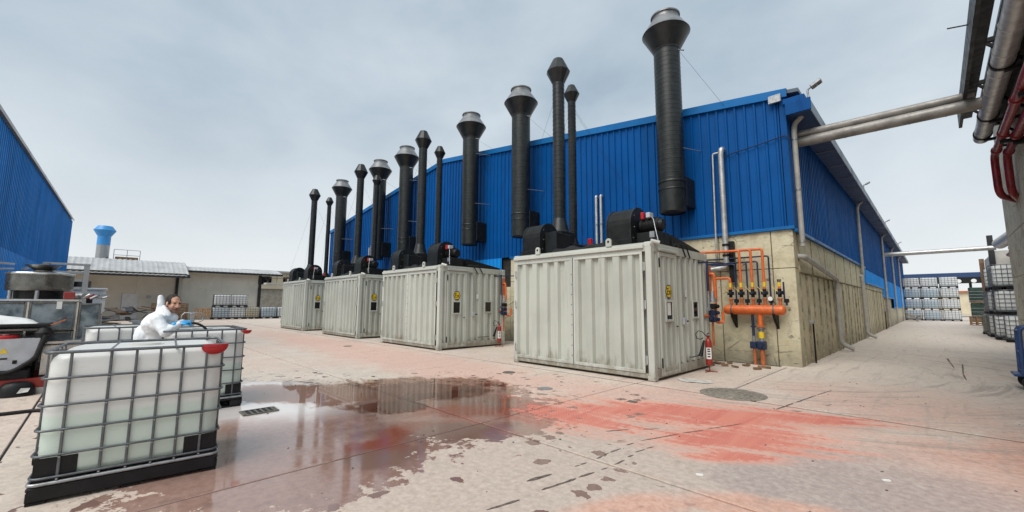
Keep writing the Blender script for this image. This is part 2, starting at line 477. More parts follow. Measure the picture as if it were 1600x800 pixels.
dm = k.math('MULTIPLY', drop, k.ss(k.math('ADD', wet, k.math('MULTIPLY', k.math('SUBTRACT', mid, 0.5), 0.8)), 1.85, 1.6))
wm = k.math('MAXIMUM', wm, dm)
mud = k.noise(p, 0.9, 4, 0.6, 0.5)
dark = union([ell(-5.6, 3.9, 2.0, 1.35, 62), ell(-4.5, 3.0, 1.3, 0.7, 40), ell(-4.2, 2.2, 0.7, 0.5, 0)])
dk = k.ss(k.math('ADD', dark, k.math('MULTIPLY', k.math('SUBTRACT', mid, 0.5), 1.6)), 1.0, 0.45)
wc = k.mix(k.ss(mud, 0.42, 0.66), (0.20, 0.12, 0.095), (0.23, 0.07, 0.045))
wcol = k.mix(dk, k.mix(1.0, c, k.mix(k.ss(ell(-7.9, 2.0, 1.7, 1.3, 20), 1.3, 0.6), (0.60, 0.46, 0.44), (0.95, 0.90, 0.90)), 'MULTIPLY'), wc)  # wet tint kept paler beside the tanks, part of the painted sky glare
glare = k.ss(k.math('ADD', ell(-8.0, 2.0, 2.0, 1.4, 20), k.math('MULTIPLY', k.math('SUBTRACT', mid, 0.5), 0.8)), 1.25, 0.55)
wcol = k.mix(glare, wcol, (0.66, 0.62, 0.60))  # sky glare beside the tanks painted in as a pale colour
wcol = k.mix(k.math('MULTIPLY', k.math('MULTIPLY', dm, 0.75), k.ss(wet, 0.85, 1.0)), wcol, (0.19, 0.11, 0.095))
c = k.mix(wm, c, wcol)
dry_r = k.ss(fin, 0.3, 0.7, 0.72, 0.92)
wet_r = k.ss(mid, 0.38, 0.70, 0.04, 0.24)
mr = k.t.nodes.new('ShaderNodeMix')
k.put(mr.inputs['Factor'], wm); k.put(mr.inputs['A'], dry_r); k.put(mr.inputs['B'], wet_r)
k.set(Base_Color=c, Roughness=mr.outputs['Result'], IOR=k.ss(wm, 0.0, 1.0, 1.45, 1.75))
h = k.math('ADD', k.math('MULTIPLY', fin, 0.5), k.math('MULTIPLY', grit, 0.3))
h = k.math('MULTIPLY', h, k.ss(wm, 0.0, 1.0, 1.0, 0.06))
k.bump(h, 0.35, 0.008)
MATS['yard_concrete'] = k.m

# standing water: a thin clear film that mirrors at low angles
k = NT('puddle_water')
p = k.pos()
tr = k.t.nodes.new('ShaderNodeBsdfTransparent'); tr.inputs[0].default_value = (0.78, 0.60, 0.52, 1)
t0 = k.t.nodes.new('ShaderNodeBsdfTransparent')
gl = k.t.nodes.new('ShaderNodeBsdfGlossy'); gl.inputs['Roughness'].default_value = 0.025
fr = k.t.nodes.new('ShaderNodeFresnel'); fr.inputs['IOR'].default_value = 1.5
bp = k.t.nodes.new('ShaderNodeBump'); bp.inputs['Strength'].default_value = 0.05; bp.inputs['Distance'].default_value = 0.01
k.put(bp.inputs['Height'], k.noise(p, 3.0, 2))
k.t.links.new(bp.outputs[0], gl.inputs['Normal'])
ms = k.t.nodes.new('ShaderNodeMixShader')
k.t.links.new(fr.outputs[0], ms.inputs[0]); k.t.links.new(tr.outputs[0], ms.inputs[1]); k.t.links.new(gl.outputs[0], ms.inputs[2])
edge = union([ell(-7.0, 4.0, 2.0, 1.15, 66), ell(-8.1, 2.3, 1.5, 0.7, 30), ell(-6.0, 3.2, 0.7, 0.45, 40)])
en = k.math('ADD', k.math('MULTIPLY', k.math('SUBTRACT', k.noise(p, 2.2, 7, 0.7), 0.5), 1.3), k.math('MULTIPLY', k.math('SUBTRACT', k.noise(k.map(p, (2, 12, 1), (0, 0, rad(45))), 1.0, 5), 0.5), 0.5))
em = k.math('MULTIPLY', k.ss(k.math('ADD', edge, en), 1.10, 0.80), 0.9)
m2 = k.t.nodes.new('ShaderNodeMixShader')
k.put(m2.inputs[0], em); k.t.links.new(t0.outputs[0], m2.inputs[1]); k.t.links.new(ms.outputs[0], m2.inputs[2])
k.t.links.new(m2.outputs[0], k.o.inputs[0])
MATS['puddle_water'] = k.m

# ------------------------------------------------------------------ mesh helpers
ORG = {}
class MB:
    """collects shapes and links them as one mesh object; world coordinates unless its thing sits at the origin"""
    def __init__(self):
        self.v = []; self.f = []; self.s = []
    def add(self, vs_, fs, smooth=False):
        o = len(self.v)
        self.v.extend([tuple(q) for q in vs_])
        for q in fs:
            self.f.append(tuple(i + o for i in q))
            self.s.append(smooth)
        return self
    def box(self, x0, x1, y0, y1, z0, z1, b=0.0):
        if x0 > x1: x0, x1 = x1, x0
        if y0 > y1: y0, y1 = y1, y0
        if z0 > z1: z0, z1 = z1, z0
        c = ((x0 + x1) / 2, (y0 + y1) / 2, (z0 + z1) / 2)
        return self.obox(c, ((x1 - x0) / 2, (y1 - y0) / 2, (z1 - z0) / 2), None, b)
    def obox(self, c, h, R=None, b=0.0):
        c = Vector(c)
        def T(x, y, z):
            q = Vector((x, y, z))
            if R is not None: q = R @ q
            return c + q
        hx, hy, hz = h
        if b <= 0:
            vs_ = [T(sx * hx, sy * hy, sz * hz) for sx in (-1, 1) for sy in (-1, 1) for sz in (-1, 1)]
            return self.add(vs_, [(0, 1, 3, 2), (4, 6, 7, 5), (0, 4, 5, 1), (2, 3, 7, 6), (0, 2, 6, 4), (1, 5, 7, 3)])
        b = min(b, hx * .9, hy * .9, hz * .9)
        vs_ = []; ix = {}
        for sx in (-1, 1):
            for sy in (-1, 1):
                for sz in (-1, 1):
                    ix[sx, sy, sz, 0] = len(vs_); vs_.append(T(sx * hx, sy * (hy - b), sz * (hz - b)))
                    ix[sx, sy, sz, 1] = len(vs_); vs_.append(T(sx * (hx - b), sy * hy, sz * (hz - b)))
                    ix[sx, sy, sz, 2] = len(vs_); vs_.append(T(sx * (hx - b), sy * (hy - b), sz * hz))
        F = []
        for s in (-1, 1):
            q = [ix[s, -1, -1, 0], ix[s, 1, -1, 0], ix[s, 1, 1, 0], ix[s, -1, 1, 0]]; F.append(q if s > 0 else q[::-1])
            q = [ix[-1, s, -1, 1], ix[1, s, -1, 1], ix[1, s, 1, 1], ix[-1, s, 1, 1]]; F.append(q[::-1] if s > 0 else q)
            q = [ix[-1, -1, s, 2], ix[1, -1, s, 2], ix[1, 1, s, 2], ix[-1, 1, s, 2]]; F.append(q if s > 0 else q[::-1])
        for a in (-1, 1):
            for d in (-1, 1):
                F.append([ix[a, d, -1, 0], ix[a, d, -1, 1], ix[a, d, 1, 1], ix[a, d, 1, 0]])
                F.append([ix[a, -1, d, 0], ix[a, -1, d, 2], ix[a, 1, d, 2], ix[a, 1, d, 0]])
                F.append([ix[-1, a, d, 1], ix[-1, a, d, 2], ix[1, a, d, 2], ix[1, a, d, 1]])
                for e in (-1, 1):
                    F.append([ix[a, d, e, 0], ix[a, d, e, 1], ix[a, d, e, 2]])
        # orient outwards
        G = []
        for q in F:
            pts = [vs_[i] for i in q]
            nrm = (pts[1] - pts[0]).cross(pts[2] - pts[0])
            cen = sum(pts, Vector()) / len(pts) - c
            G.append(q if nrm.dot(cen) > 0 else q[::-1])
        return self.add(vs_, G)
    def bar(self, p0, p1, w, t, up=(0, 0, 1), b=0.0):
        """rectangular bar from p0 to p1, w wide across, t thick along up"""
        p0, p1 = Vector(p0), Vector(p1)
        d = (p1 - p0); ln = d.length; d.normalize()
        u = Vector(up); u = (u - d * u.dot(d))
        if u.length < 1e-5:
            u = Vector((1, 0, 0)); u = u - d * u.dot(d)
        u.normalize()
        s = d.cross(u)
        R = Matrix((d, s, u)).transposed()
        return self.obox((p0 + p1) / 2, (ln / 2, w / 2, t / 2), R, b)
    def cyl(self, p0, p1, r0, r1=None, n=16, caps=True):
        p0, p1 = Vector(p0), Vector(p1)
        if r1 is None: r1 = r0
        d = (p1 - p0).normalized()
        a = Vector((0, 0, 1)) if abs(d.z) < 0.9 else Vector((1, 0, 0))
        u = d.cross(a).normalized(); v = d.cross(u)
        ring = [(u * math.cos(2 * math.pi * i / n) + v * math.sin(2 * math.pi * i / n)) for i in range(n)]
        A = [p0 + q * r0 for q in ring]; B = [p1 + q * r1 for q in ring]
        self.add(A + B, [(i, n + i, n + (i + 1) % n, (i + 1) % n) for i in range(n)], True)
        if caps:
            if r0 > 1e-6: self.add(A, [tuple(range(n))])
            if r1 > 1e-6: self.add(B, [tuple(range(n - 1, -1, -1))])
        return self
    def tube(self, pts, r, n=10, caps=True, closed=False):
        pts = [Vector(q) for q in pts]
        m = len(pts)
        rs = r if isinstance(r, (list, tuple)) else [r] * m
        T = []
        for i in range(m):
            a = pts[i - 1] if (i > 0 or closed) else pts[i]
            b = pts[(i + 1) % m] if (i < m - 1 or closed) else pts[i]
            t = (b - a)
            T.append(t.normalized() if t.length > 1e-9 else Vector((0, 0, 1)))
        a = Vector((0, 0, 1)) if abs(T[0].z) < 0.9 else Vector((1, 0, 0))
        u = T[0].cross(a).normalized()
        V = []
        for i in range(m):
            if i:
                u = u - T[i] * u.dot(T[i])
                if u.length < 1e-6: u = T[i].orthogonal()
                u.normalize()
            v = T[i].cross(u)
            for j in range(n):
                an = 2 * math.pi * j / n
                V.append(pts[i] + (u * math.cos(an) + v * math.sin(an)) * rs[i])
        F = []
        for i in range(m if closed else m - 1):
            i2 = (i + 1) % m
            for j in range(n):
                j2 = (j + 1) % n
                F.append((i * n + j, i * n + j2, i2 * n + j2, i2 * n + j))
        self.add(V, F, True)
        if caps and not closed:
            self.add(V[:n], [tuple(range(n - 1, -1, -1))])
            self.add(V[-n:], [tuple(range(n))])
        return self
    def lathe(self, prof, c=(0, 0, 0), n=24, smooth=True, arc=None):
        """profile [(r, z)] about a vertical axis at c; each segment has its own sharp ring"""
        c = Vector(c)
        for (r0, z0), (r1, z1) in zip(prof[:-1], prof[1:]):
            A = [c + Vector((r0 * math.cos(2 * math.pi * i / n), r0 * math.sin(2 * math.pi * i / n), z0)) for i in range(n)]
            B = [c + Vector((r1 * math.cos(2 * math.pi * i / n), r1 * math.sin(2 * math.pi * i / n), z1)) for i in range(n)]
            if r0 < 1e-6:
                self.add([c + Vector((0, 0, z0))] + B, [(0, 1 + (i + 1) % n, 1 + i) for i in range(n)][::1], False)
            elif r1 < 1e-6:
                self.add([c + Vector((0, 0, z1))] + A, [(0, 1 + i, 1 + (i + 1) % n) for i in range(n)], False)
            else:
                self.add(A + B, [(i, (i + 1) % n, n + (i + 1) % n, n + i) for i in range(n)], smooth)
        return self
    def prism(self, poly, a0, a1, plane='xz', smooth=False):
        """extrude polygon: plane xz -> along y, yz -> along x, xy -> along z"""
        def T(q, a):
            return {'xz': (q[0], a, q[1]), 'yz': (a, q[0], q[1]), 'xy': (q[0], q[1], a)}[plane]
        n = len(poly)
        A = [T(q, a0) for q in poly]; B = [T(q, a1) for q in poly]
        self.add(A + B, [(i, (i + 1) % n, n + (i + 1) % n, n + i) for i in range(n)], smooth)
        self.add(A, [tuple(range(n - 1, -1, -1))])
        self.add(B, [tuple(range(n))])
        return self
    def mesh(self, name, off=(0, 0, 0)):
        me = bpy.data.meshes.new(name)
        ox, oy, oz = off
        me.from_pydata([(x - ox, y - oy, z - oz) for x, y, z in self.v], [], self.f)
        me.polygons.foreach_set('use_smooth', self.s)
        me.update()
        return me
    def build(self, name, mat, parent=None):
        off = ORG.get(parent.name, (0, 0, 0)) if parent else (0, 0, 0)
        me = self.mesh(name, off)
        me.materials.append(MATS[mat])
        o = bpy.data.objects.new(name, me)
        COL.objects.link(o)
        if parent:
            o.parent = parent
            ORG[o.name] = off
        return o

def tag(o, label=None, cat=None, group=None, kind=None):
    if label: o['label'] = label
    if cat: o['category'] = cat
    if group: o['group'] = group
    if kind: o['kind'] = kind
    return o
def thing(name, label, cat, loc=(0, 0, 0), rotz=0.0, group=None):
    o = bpy.data.objects.new(name, None)
    o.empty_display_size = 0.2
    COL.objects.link(o)
    o.location = loc
    o.rotation_euler = (0, 0, rotz)
    ORG[o.name] = tuple(loc)
    return tag(o, label, cat, group)
def copy_tree(o, parent=None):
    c = o.copy()
    COL.objects.link(c)
    if parent:
        c.parent = parent
    for ch in KIDS(o):
        copy_tree(ch, c)
    return c
def KIDS(o):
    return [q for q in bpy.data.objects if q.parent == o]
def dup(o, loc, rotz, label, group=None):
    c = copy_tree(o)
    c.location = loc
    c.rotation_euler = (0, 0, rotz)
    ORG[c.name] = tuple(loc)
    return tag(c, label, None, group)
def fillet(pts, r, seg=5):
    """round the corners of a polyline"""
    pts = [Vector(q) for q in pts]
    o = [pts[0]]
    for i in range(1, len(pts) - 1):
        a, b, c = pts[i - 1], pts[i], pts[i + 1]
        d1 = (a - b); d2 = (c - b)
        rr = min(r, d1.length * .45, d2.length * .45)
        s = b + d1.normalized() * rr; e = b + d2.normalized() * rr
        for j in range(seg + 1):
            t = j / seg
            o.append(s * (1 - t) ** 2 + b * 2 * t * (1 - t) + e * t * t)
    o.append(pts[-1])
    return o
def pipe(name, pts, r, mat, parent=None, fr=0.1, n=12):
    return MB().tube(fillet(pts, fr), r, n).build(name, mat, parent)
def text_mesh(body, size, name, mat, parent, M, depth=0.002):
    cu = bpy.data.curves.new(name, 'FONT')
    cu.body = body; cu.size = size; cu.extrude = depth; cu.align_x = 'CENTER'; cu.align_y = 'CENTER'
    t = bpy.data.objects.new(name + '_tmp', cu)
    COL.objects.link(t)
    bpy.context.view_layer.update()
    me = bpy.data.meshes.new_from_object(t.evaluated_get(bpy.context.evaluated_depsgraph_get()))
    bpy.data.objects.remove(t)
    me.transform(M)
    me.materials.clear()
    me.materials.append(MATS[mat])
    me.name = name
    o = bpy.data.objects.new(name, me)
    COL.objects.link(o)
    o.parent = parent
    return o

# ------------------------------------------------------------------ ground
me = MB().add([(-1500, -1500, -0.03), (1500, -1500, -0.03), (1500, 1500, -0.03), (-1500, 1500, -0.03)], [(0, 1, 2, 3)])
ground = tag(me.build('ground', 'yard_concrete'), kind='structure')
GAP = 0.012
JW = {7.7: .032, 12.45: .015, 3.66: .004}
def slab(x0, x1, y0, y1):
    y0, y1 = y0 + JW.get(y0, 0), y1 - JW.get(y1, 0)
    MB().box(x0 + GAP, x1 - GAP, y0 + GAP, y1 - GAP, -0.09, random.uniform(-0.002, 0.0), 0.006).build('slab', 'yard_concrete', ground)
xs_l = [-56.5, -52.1, -47.7, -43.3, -39, -34.7, -30.3, -26, -21.7, -17.4, -13.05, -8.7, -4.3]
MB().add([(-57, -9.2, -.016), (5.3, -9.2, -.016), (5.3, 81, -.016), (-57, 81, -.016)], [(0, 1, 2, 3)]).build('joint_bed', 'dark_gap', ground)
bands = [(-9, -4.9), (-4.9, -0.6), (-0.6, 3.66), (3.66, 7.7), (7.7, 12.45)]
for bi, (y0, y1) in enumerate(bands):
    xs = xs_l + ([3.6] if bi < 4 else [-2.75, 4.4])
    if bi == 0: xs = xs[6:]
    for a, b in zip(xs[:-1], xs[1:]):
        slab(a, b, y0, y1)
yy = 12.45
while yy < 80:
    slab(-2.9, 5.2, yy, yy + 4.3)
    yy += 4.3
for a, b in zip(xs_l[:-1], xs_l[1:]):
    if b <= -30: slab(a, b, 12.45, 17)
# tar strips: short dark patches that tyres left along two tracks
def strip(p0, p1, w_):
    p0, p1 = Vector((*p0, 0)), Vector((*p1, 0))
    d = p1 - p0; n_ = max(3, int(d.length / 0.05)); s = Vector((-d.y, d.x, 0)).normalized()
    A = []; B = []
    for i in range(n_ + 1):
        t = i / n_
        e = min(1, 6 * min(t, 1 - t) + 0.25)
        q = p0 + d * t
        A.append(q + s * w_ * e * random.uniform(0.5, 1.15) + Vector((0, 0, 0.003)))
        B.append(q - s * w_ * e * random.uniform(0.5, 1.15) + Vector((0, 0, 0.003)))
    m = MB().add(A + B, [(i, i + 1, n_ + 2 + i, n_ + 1 + i) for i in range(n_)])
    m.build('tar_strip', 'tar', ground)
simple('tar', (0.12, 0.095, 0.08), 0.75, 0, 0.6, 30)
simple('joint_dark', (0.27, 0.225, 0.14), 0.9, 0, 0.5, 6)
simple('dusty_iron', (0.22, 0.195, 0.16), 0.75, 0.1, 0.35, 14, 0.3)
def G(x, y, z=0.0):
    """ground point (world) seen at a photo position - used only while laying out real positions"""
    d = _r2 * ((x - 800) / 645.5) + _f + _u2 * ((400 - y) / 645.5)
    t = (z - CAM_H) / d.z
    return (d.x * t, d.y * t)
for a, b, w_ in [((760, 797), (812, 781), .018), ((846, 766), (900, 748), .02), ((904, 746), (929, 738), .018), ((939, 734), (950, 731), .015), ((960, 726), (976, 719), .018),
                 ((981, 714), (990, 711), .015), ((992, 707), (1008, 702), .012), ((1009, 701), (1022, 698), .01), ((898, 729), (906, 727), .012), ((907, 726), (917, 723), .014),
                 ((932, 717), (941, 713), .014), ((943, 711), (951, 708), .014), ((953, 707), (970, 701), .014), ((978, 696), (991, 692), .012),
                 ((1001, 689), (1062, 678), .012), ((1066, 677), (1100, 672), .012), ((1102, 671), (1160, 662), .010), ((946, 674), (985, 671), .014), ((1003, 671), (1028, 670), .010),
                 ((823, 752), (862, 741), .03), ((1212, 640), (1240, 630), .022), ((1243, 629), (1275, 618), .022), ((1277, 617), (1300, 610), .014), ((1236, 642), (1252, 643), .03),
                 ((1290, 634), (1300, 632), .016), ((1317, 627), (1325, 626), .012), ((1480, 560), (1484, 566), .03), ((1484, 566), (1491, 575), .02), ((1504, 569), (1505, 585), .02), ((1505, 585), (1510, 594), .02)]:
    strip(G(*a), G(*b), w_ * .75)
# puddle sheet
poly = [(-10.2, 1.2), (-9.9, 2.8), (-9.2, 4.2), (-8.6, 5.6), (-8.2, 6.6), (-7.0, 6.9), (-5.6, 6.0), (-5.0, 5.0), (-4.8, 4.0), (-4.8, 3.0), (-5.6, 2.2), (-6.8, 1.5), (-8.5, 1.0)]
pp = []
for i, (x, y) in enumerate(poly):
    x2, y2 = poly[(i + 1) % len(poly)]
    for j in range(8):
        t = j / 8
        q = Vector((x + (x2 - x) * t, y + (y2 - y) * t, 0.004))
        q.x += random.uniform(-.05, .05); q.y += random.uniform(-.05, .05)
        pp.append(q)
pp = pp[::-1]
cen = (-7.2, 3.6, 0.004)
m = MB().add([cen] + pp, [(0, 1 + i, 1 + (i + 1) % len(pp)) for i in range(len(pp))])
tag(m.build('puddle', 'puddle_water'), kind='structure')
# loose grit and scraps on the floor
m = MB()
for i in range(170):
    x, y = random.uniform(-9, 1.3), random.uniform(1.2, 11.5)
    r = random.uniform(.003, .008)
    R = Matrix.Rotation(random.uniform(0, 3), 3, 'Z') @ Matrix.Rotation(random.uniform(-.4, .4), 3, 'X')
    m.obox((x, y, r * .5), (r * random.uniform(.8, 2.2), r, r * .6), R)
tag(m.build('grit', 'steel_plate'), 'loose dark grit scattered over the concrete yard', 'grit', kind='stuff')
for px, lab in (((1385, 752), 'small white scrap on the right foreground floor'), ((1093, 743), 'small pale scrap beside the long floor joint')):
    x, y = G(*px)
    tag(MB().obox((x, y, .008), (.03, .012, .006), Matrix.Rotation(.6, 3, 'Z')).build('scrap', 'paper'), lab, 'scrap')
# gratings, lids
def grating(px0, px1, label, w_=0.28, l_=0.42, rot=0.0):
    x, y = G(px0, px1)
    t = thing('drain_grating', label, 'drain', (x, y, 0), rot)
    m = MB(); O = Vector((x, y, 0))
    for s in (-1, 1):
        m.box(x - w_ / 2, x + w_ / 2, y + s * l_ / 2 - .015, y + s * l_ / 2 + .015, .002, .014)
        m.box(x + s * w_ / 2 - .015, x + s * w_ / 2 + .015, y - l_ / 2 + .015, y + l_ / 2 - .015, .002, .0135)
    m.build('frame', 'steel_plate', t)
    MB().box(x - w_ / 2 + .01, x + w_ / 2 - .01, y - l_ / 2 + .01, y + l_ / 2 - .01, .0005, .005).build('pit', 'black_rubber', t)
    for i in range(6):
        yb = y - l_ / 2 + l_ * (i + .5) / 6
        MB().box(x - w_ / 2 + .015, x + w_ / 2 - .015, yb - .012, yb + .012, .006, .012).build('bar', 'steel_plate', t)
grating(405, 643, 'small slotted drain grating in the wet floor right of the front tank')
for px, lab in [((758, 625), 'tiny dark metal plate set in red stained floor before the nearest container'), ((795, 582), 'small dark lid in the floor near the nearest container'), ((543, 541), 'tiny floor plate before the second container from the right')][1:]:
    x, y = G(*px)
    m = MB().lathe([(0, .012), (.13, .012), (.15, .003)], (x, y, 0), 20)
    tag(m.build('inspection_cover', 'steel_plate'), lab, 'floor lid')
x, y = G(988, 628)
tag(MB().box(x - .07, x + .07, y - .05, y + .05, .001, .012, .003).build('floor_plate', 'steel_plate'), 'small dark square plate in the red stained floor', 'floor plate')
x, y = G(852, 607)
tag(MB().lathe([(0, .010), (.12, .010), (.14, .003)], (x, y, 0), 20).build('inspection_cover', 'galvanised'), 'small round pale lid in the floor near the red stain', 'floor lid')
# manhole
x, y = -2.62, 8.02
t = thing('manhole', 'round cast iron manhole cover in the floor before the gas manifold', 'manhole', (x, y, 0))
MB().lathe([(.42, .004), (.43, .012), (.50, .012), (.53, .003)], (x, y, 0), 40).build('rim', 'dusty_iron', t)
cov = MB().lathe([(0, .010), (.41, .010), (.418, .002)], (x, y, 0), 40).build('cover', 'dusty_iron', t)
for r in (.1, .2, .3, .37):
    MB().lathe([(r - .022, .012), (r - .018, .016), (r + .018, .016), (r + .022, .010)], (x, y, 0), 36).build('raised_ring', 'dusty_iron', cov)

# ------------------------------------------------------------------ warehouse
YF, XS = 12.68, -2.45           # planes of the front and of the side
XR, ZR = -18.2, 9.38            # ridge
XL, ZE = -33.95, 7.33
YB = 68.0
wh = thing('warehouse', 'long blue corrugated metal warehouse on a cast concrete base', 'warehouse', (XS, YF, 0))
def roofz(x):
    return ZE + (ZR - ZE) * (1 - abs(x - XR) / (XS - XR)) if x >= XR else ZE + (ZR - ZE) * (1 - abs(x - XR) / (XR - XL))
# hidden core keeps light out
core = MB()
core.prism([(XS - .12, .0), (XS - .12, ZE - .3), (XR, ZR - .3), (XL + .12, ZE - .3), (XL + .12, 0)], YF + .12, YB, 'xz')
core.build('core', 'dark_gap', wh)
def sheet(x0, x1, zf0, zf1, depth=0.045, pitch=0.25, wob=0.0):
    """trapezoidal profile points along a sheet: list of (s, offset)"""
    pts = [(x0, 0.0)]
    s = x0
    while s + pitch <= x1 + 1e-6:
        pts += [(s + pitch * .58, 0.0), (s + pitch * .65, depth), (s + pitch * .83, depth), (s + pitch * .90, 0.0)]
        s += pitch
    pts.append((x1, 0.0))
    return pts
def clad_front(x0, x1, zb, zt, mat, k_):
    pts = sheet(x0, x1 + .012, 0, 0)
    yo = YF - .004 - .003 * (k_ % 2)
    A = [(x, yo - o, zb) for x, o in pts]
    B = [(x, yo - o, zt(min(max(x, XL), XS))) for x, o in pts]
    n = len(pts)
    MB().add(A + B, [(i, i + 1, n + i + 1, n + i) for i in range(n - 1)]).build('cladding_sheet', mat, wh)
def clad_side(y0, y1, zb, zt, mat, k_, xo=XS):
    pts = sheet(y0, y1 + .012, 0, 0)
    xx = xo + .004 + .003 * (k_ % 2)
    A = [(xx + o, y, zb) for y, o in pts]
    B = [(xx + o, y, zt) for y, o in pts]
    n = len(pts)
    MB().add(A + B, [(i, i + 1, n + i + 1, n + i) for i in range(n - 1)]).build('cladding_sheet', mat, wh)
xx = XS - .14; kk = 0
while xx > XL + .01:
    x0 = max(xx - 1.0, XL)
    zb = 3.62 if xx > -13.2 else 3.62
    clad_front(x0, xx, zb, lambda x: roofz(x) - .12, 'blue_cladding', kk)
    if xx < -12.9:
        clad_front(x0, xx, 2.2, lambda x: 3.63, 'light_blue_cladding', kk + 1)
    xx = x0; kk += 1
yy = YF + .14; kk = 0
while yy < YB:
    clad_side(yy, yy + 1.0, 3.56 if yy < 28 else 3.42, 6.86, 'blue_cladding', kk)
    if yy >= 27.8:
        clad_side(yy, yy + 1.0, 2.78 if yy < 38 else (2.2 if yy < 47 else 1.45), 3.44, 'light_blue_cladding', kk + 1)
    yy += 1.0; kk += 1
# corner flashing, base flashings, verge
m = MB(); m.box(XS - .10, XS + .045, YF - .045, YF - .039, 3.58, 7.3); m.box(XS + .039, XS + .045, YF - .039, YF + .15, 3.58, 6.9)
m.build('corner_flashing', 'blue_cladding', wh)
MB().box(-13.0, XS + .05, YF - .075, YF - .002, 3.53, 3.62, .01).build('base_flashing', 'blue_trim', wh)
m = MB(); m.box(XS + .002, XS + .075, YF + .0, 28.0, 3.47, 3.56, .01); m.build('base_flashing', 'blue_trim', wh)
m = MB(); m.box(XS + .002, XS + .07, 28.0, 38, 2.70, 2.78, .01); m.box(XS + .002, XS + .07, 27.93, 28.0, 2.70, 3.5, .01)
m.box(XS + .002, XS + .07, 38.07, 47, 2.12, 2.2, .01); m.box(XS + .002, XS + .07, 38, 38.07, 2.12, 2.78, .01)
m.box(XS + .002, XS + .07, 47.07, YB, 1.37, 1.45, .01); m.build('base_flashing', 'light_blue_cladding', wh)
def verge(xa, xb, nseg):
    for i in range(nseg):
        a = xa + (xb - xa) * i / nseg; b = xa + (xb - xa) * (i + 1) / nseg
        za, zb = roofz(a), roofz(b)
        dy = 0.002 * (i % 2)
        MB().add([(a, YF - .10 - dy, za - .20), (b, YF - .10 - dy, zb - .20), (b, YF - .10 - dy, zb + .03), (a, YF - .10 - dy, za + .03),
                  (a, YF + .2, za + .03 + dy), (b, YF + .2, zb + .03 + dy), (a, YF - .03, za - .20), (b, YF - .03, zb - .20)],
                 [(0, 1, 2, 3), (3, 2, 5, 4), (6, 7, 1, 0)]).build('verge_trim', 'blue_trim', wh)
verge(XR, XS + .1, 6); verge(XL, XR, 6)
# roof sheets
def roof(xa, xb, za, zb, name):
    m = MB()
    m.add([(xa, YF - .02, za), (xb, YF - .02, zb), (xb, YB, zb), (xa, YB, za), (xa, YF - .02, za - .1), (xb, YF - .02, zb - .1), (xb, YB, zb - .1), (xa, YB, za - .1)],
          [(0, 1, 2, 3), (4, 7, 6, 5), (0, 4, 5, 1), (2, 6, 7, 3), (1, 5, 6, 2), (0, 3, 7, 4)])
    return m.build(name, 'gutter_grey', wh)
rf = roof(XR, XS + .35, ZR + .02, ZE - .03, 'roof')
roof(XL - .35, XR, ZE - .03, ZR + .02, 'roof')
# eave: gutter box and soffit boards
XE = -1.86
yy = YF - .12
while yy < YB:
    y1 = min(yy + 2.0, YB)
    MB().box(XS + .05, XE - .012, yy + .006, y1 - .006, 6.60, 6.635).build('soffit_board', 'soffit_blue', wh)
    MB().box(XE - .01, XE + .02, yy + .004, y1 - .004, 6.55, 6.85, .006).build('gutter_face', 'gutter_grey', wh)
    MB().box(XS + .06, XE - .01, yy - .012, yy + .006, 6.575, 6.64).build('gutter_bracket', 'galvanised', wh)
    yy = y1
MB().box(XS + .05, XE + .03, YF - .16, YF - .122, 6.57, 6.9, .01).build('gutter_end', 'blue_cladding', wh)
MB().box(XS + .0, XE - .1, YF - .12, YF + .2, 6.9, 7.05, .01).build('gutter_cover', 'blue_cladding', wh)
MB().box(XS - .32, XS - .02, YF - .19, YF - .11, 7.0, 7.22, .01).build('gutter_bracket', 'galvanised', wh)
# concrete base, front: two pours of panels
fx = [XS, -2.97, -4.3, -6.15, -8.1, -10.0, -11.8, -13.0]
for a, b in zip(fx[:-1], fx[1:]):
    for z0, z1 in ((-.05, 2.52), (2.52, 3.55)):
        MB().box(b + .010, a - .010, YF + random.uniform(-.010, .006), YF + .4, z0 + .008, z1 - .008, .012).build('concrete_panel', 'cast_concrete', wh)
for i in range(7):
    a = -13.0 - i * 3
    MB().box(a - 3 + .005, a - .005, YF, YF + .4, -.05, 2.3, .008).build('concrete_panel', 'cast_concrete', wh)
yy = YF + .405
i = 0
while yy < 44:
    w_ = random.choice((.78, .86, .95, 1.05))
    top = 2.42 if yy < 38 else 2.1
    MB().box(XS - .35, XS + random.uniform(-.03, .012), yy + .026, yy + w_ - .026, -.05, top - .010, .010).build('concrete_panel', 'cast_concrete', wh)
    MB().box(XS - .06, XS + .0145, yy - .016, yy + .016, 0, top - .02).build('joint_strip', 'joint_dark', wh)  # added strip, draws the open panel joint as a dark line
    yy += w_; i += 1
yl = yy
MB().box(XS - .35, XS, yl, YB, -.05, 1.35, .007).build('concrete_panel', 'cast_concrete', wh)
yy = YF + .405
while yy < 38:
    w_ = random.choice((1.7, 1.9, 2.1))
    zt = 3.47 if yy + w_ < 28.2 else 2.7
    if zt > 2.5:
        MB().box(XS - .35, XS + random.uniform(-.005, .005), yy + .022, yy + w_ - .022, 2.445, zt, .010).build('concrete_panel', 'cast_concrete', wh)
        MB().box(XS - .06, XS + .0145, yy - .012, yy + .012, 2.45, zt - .02).build('joint_strip', 'joint_dark', wh)
    yy += w_
MB().box(XS - .06, XS + .0145, YF + .4, 37.9, 2.418, 2.44).build('joint_strip', 'joint_dark', wh)
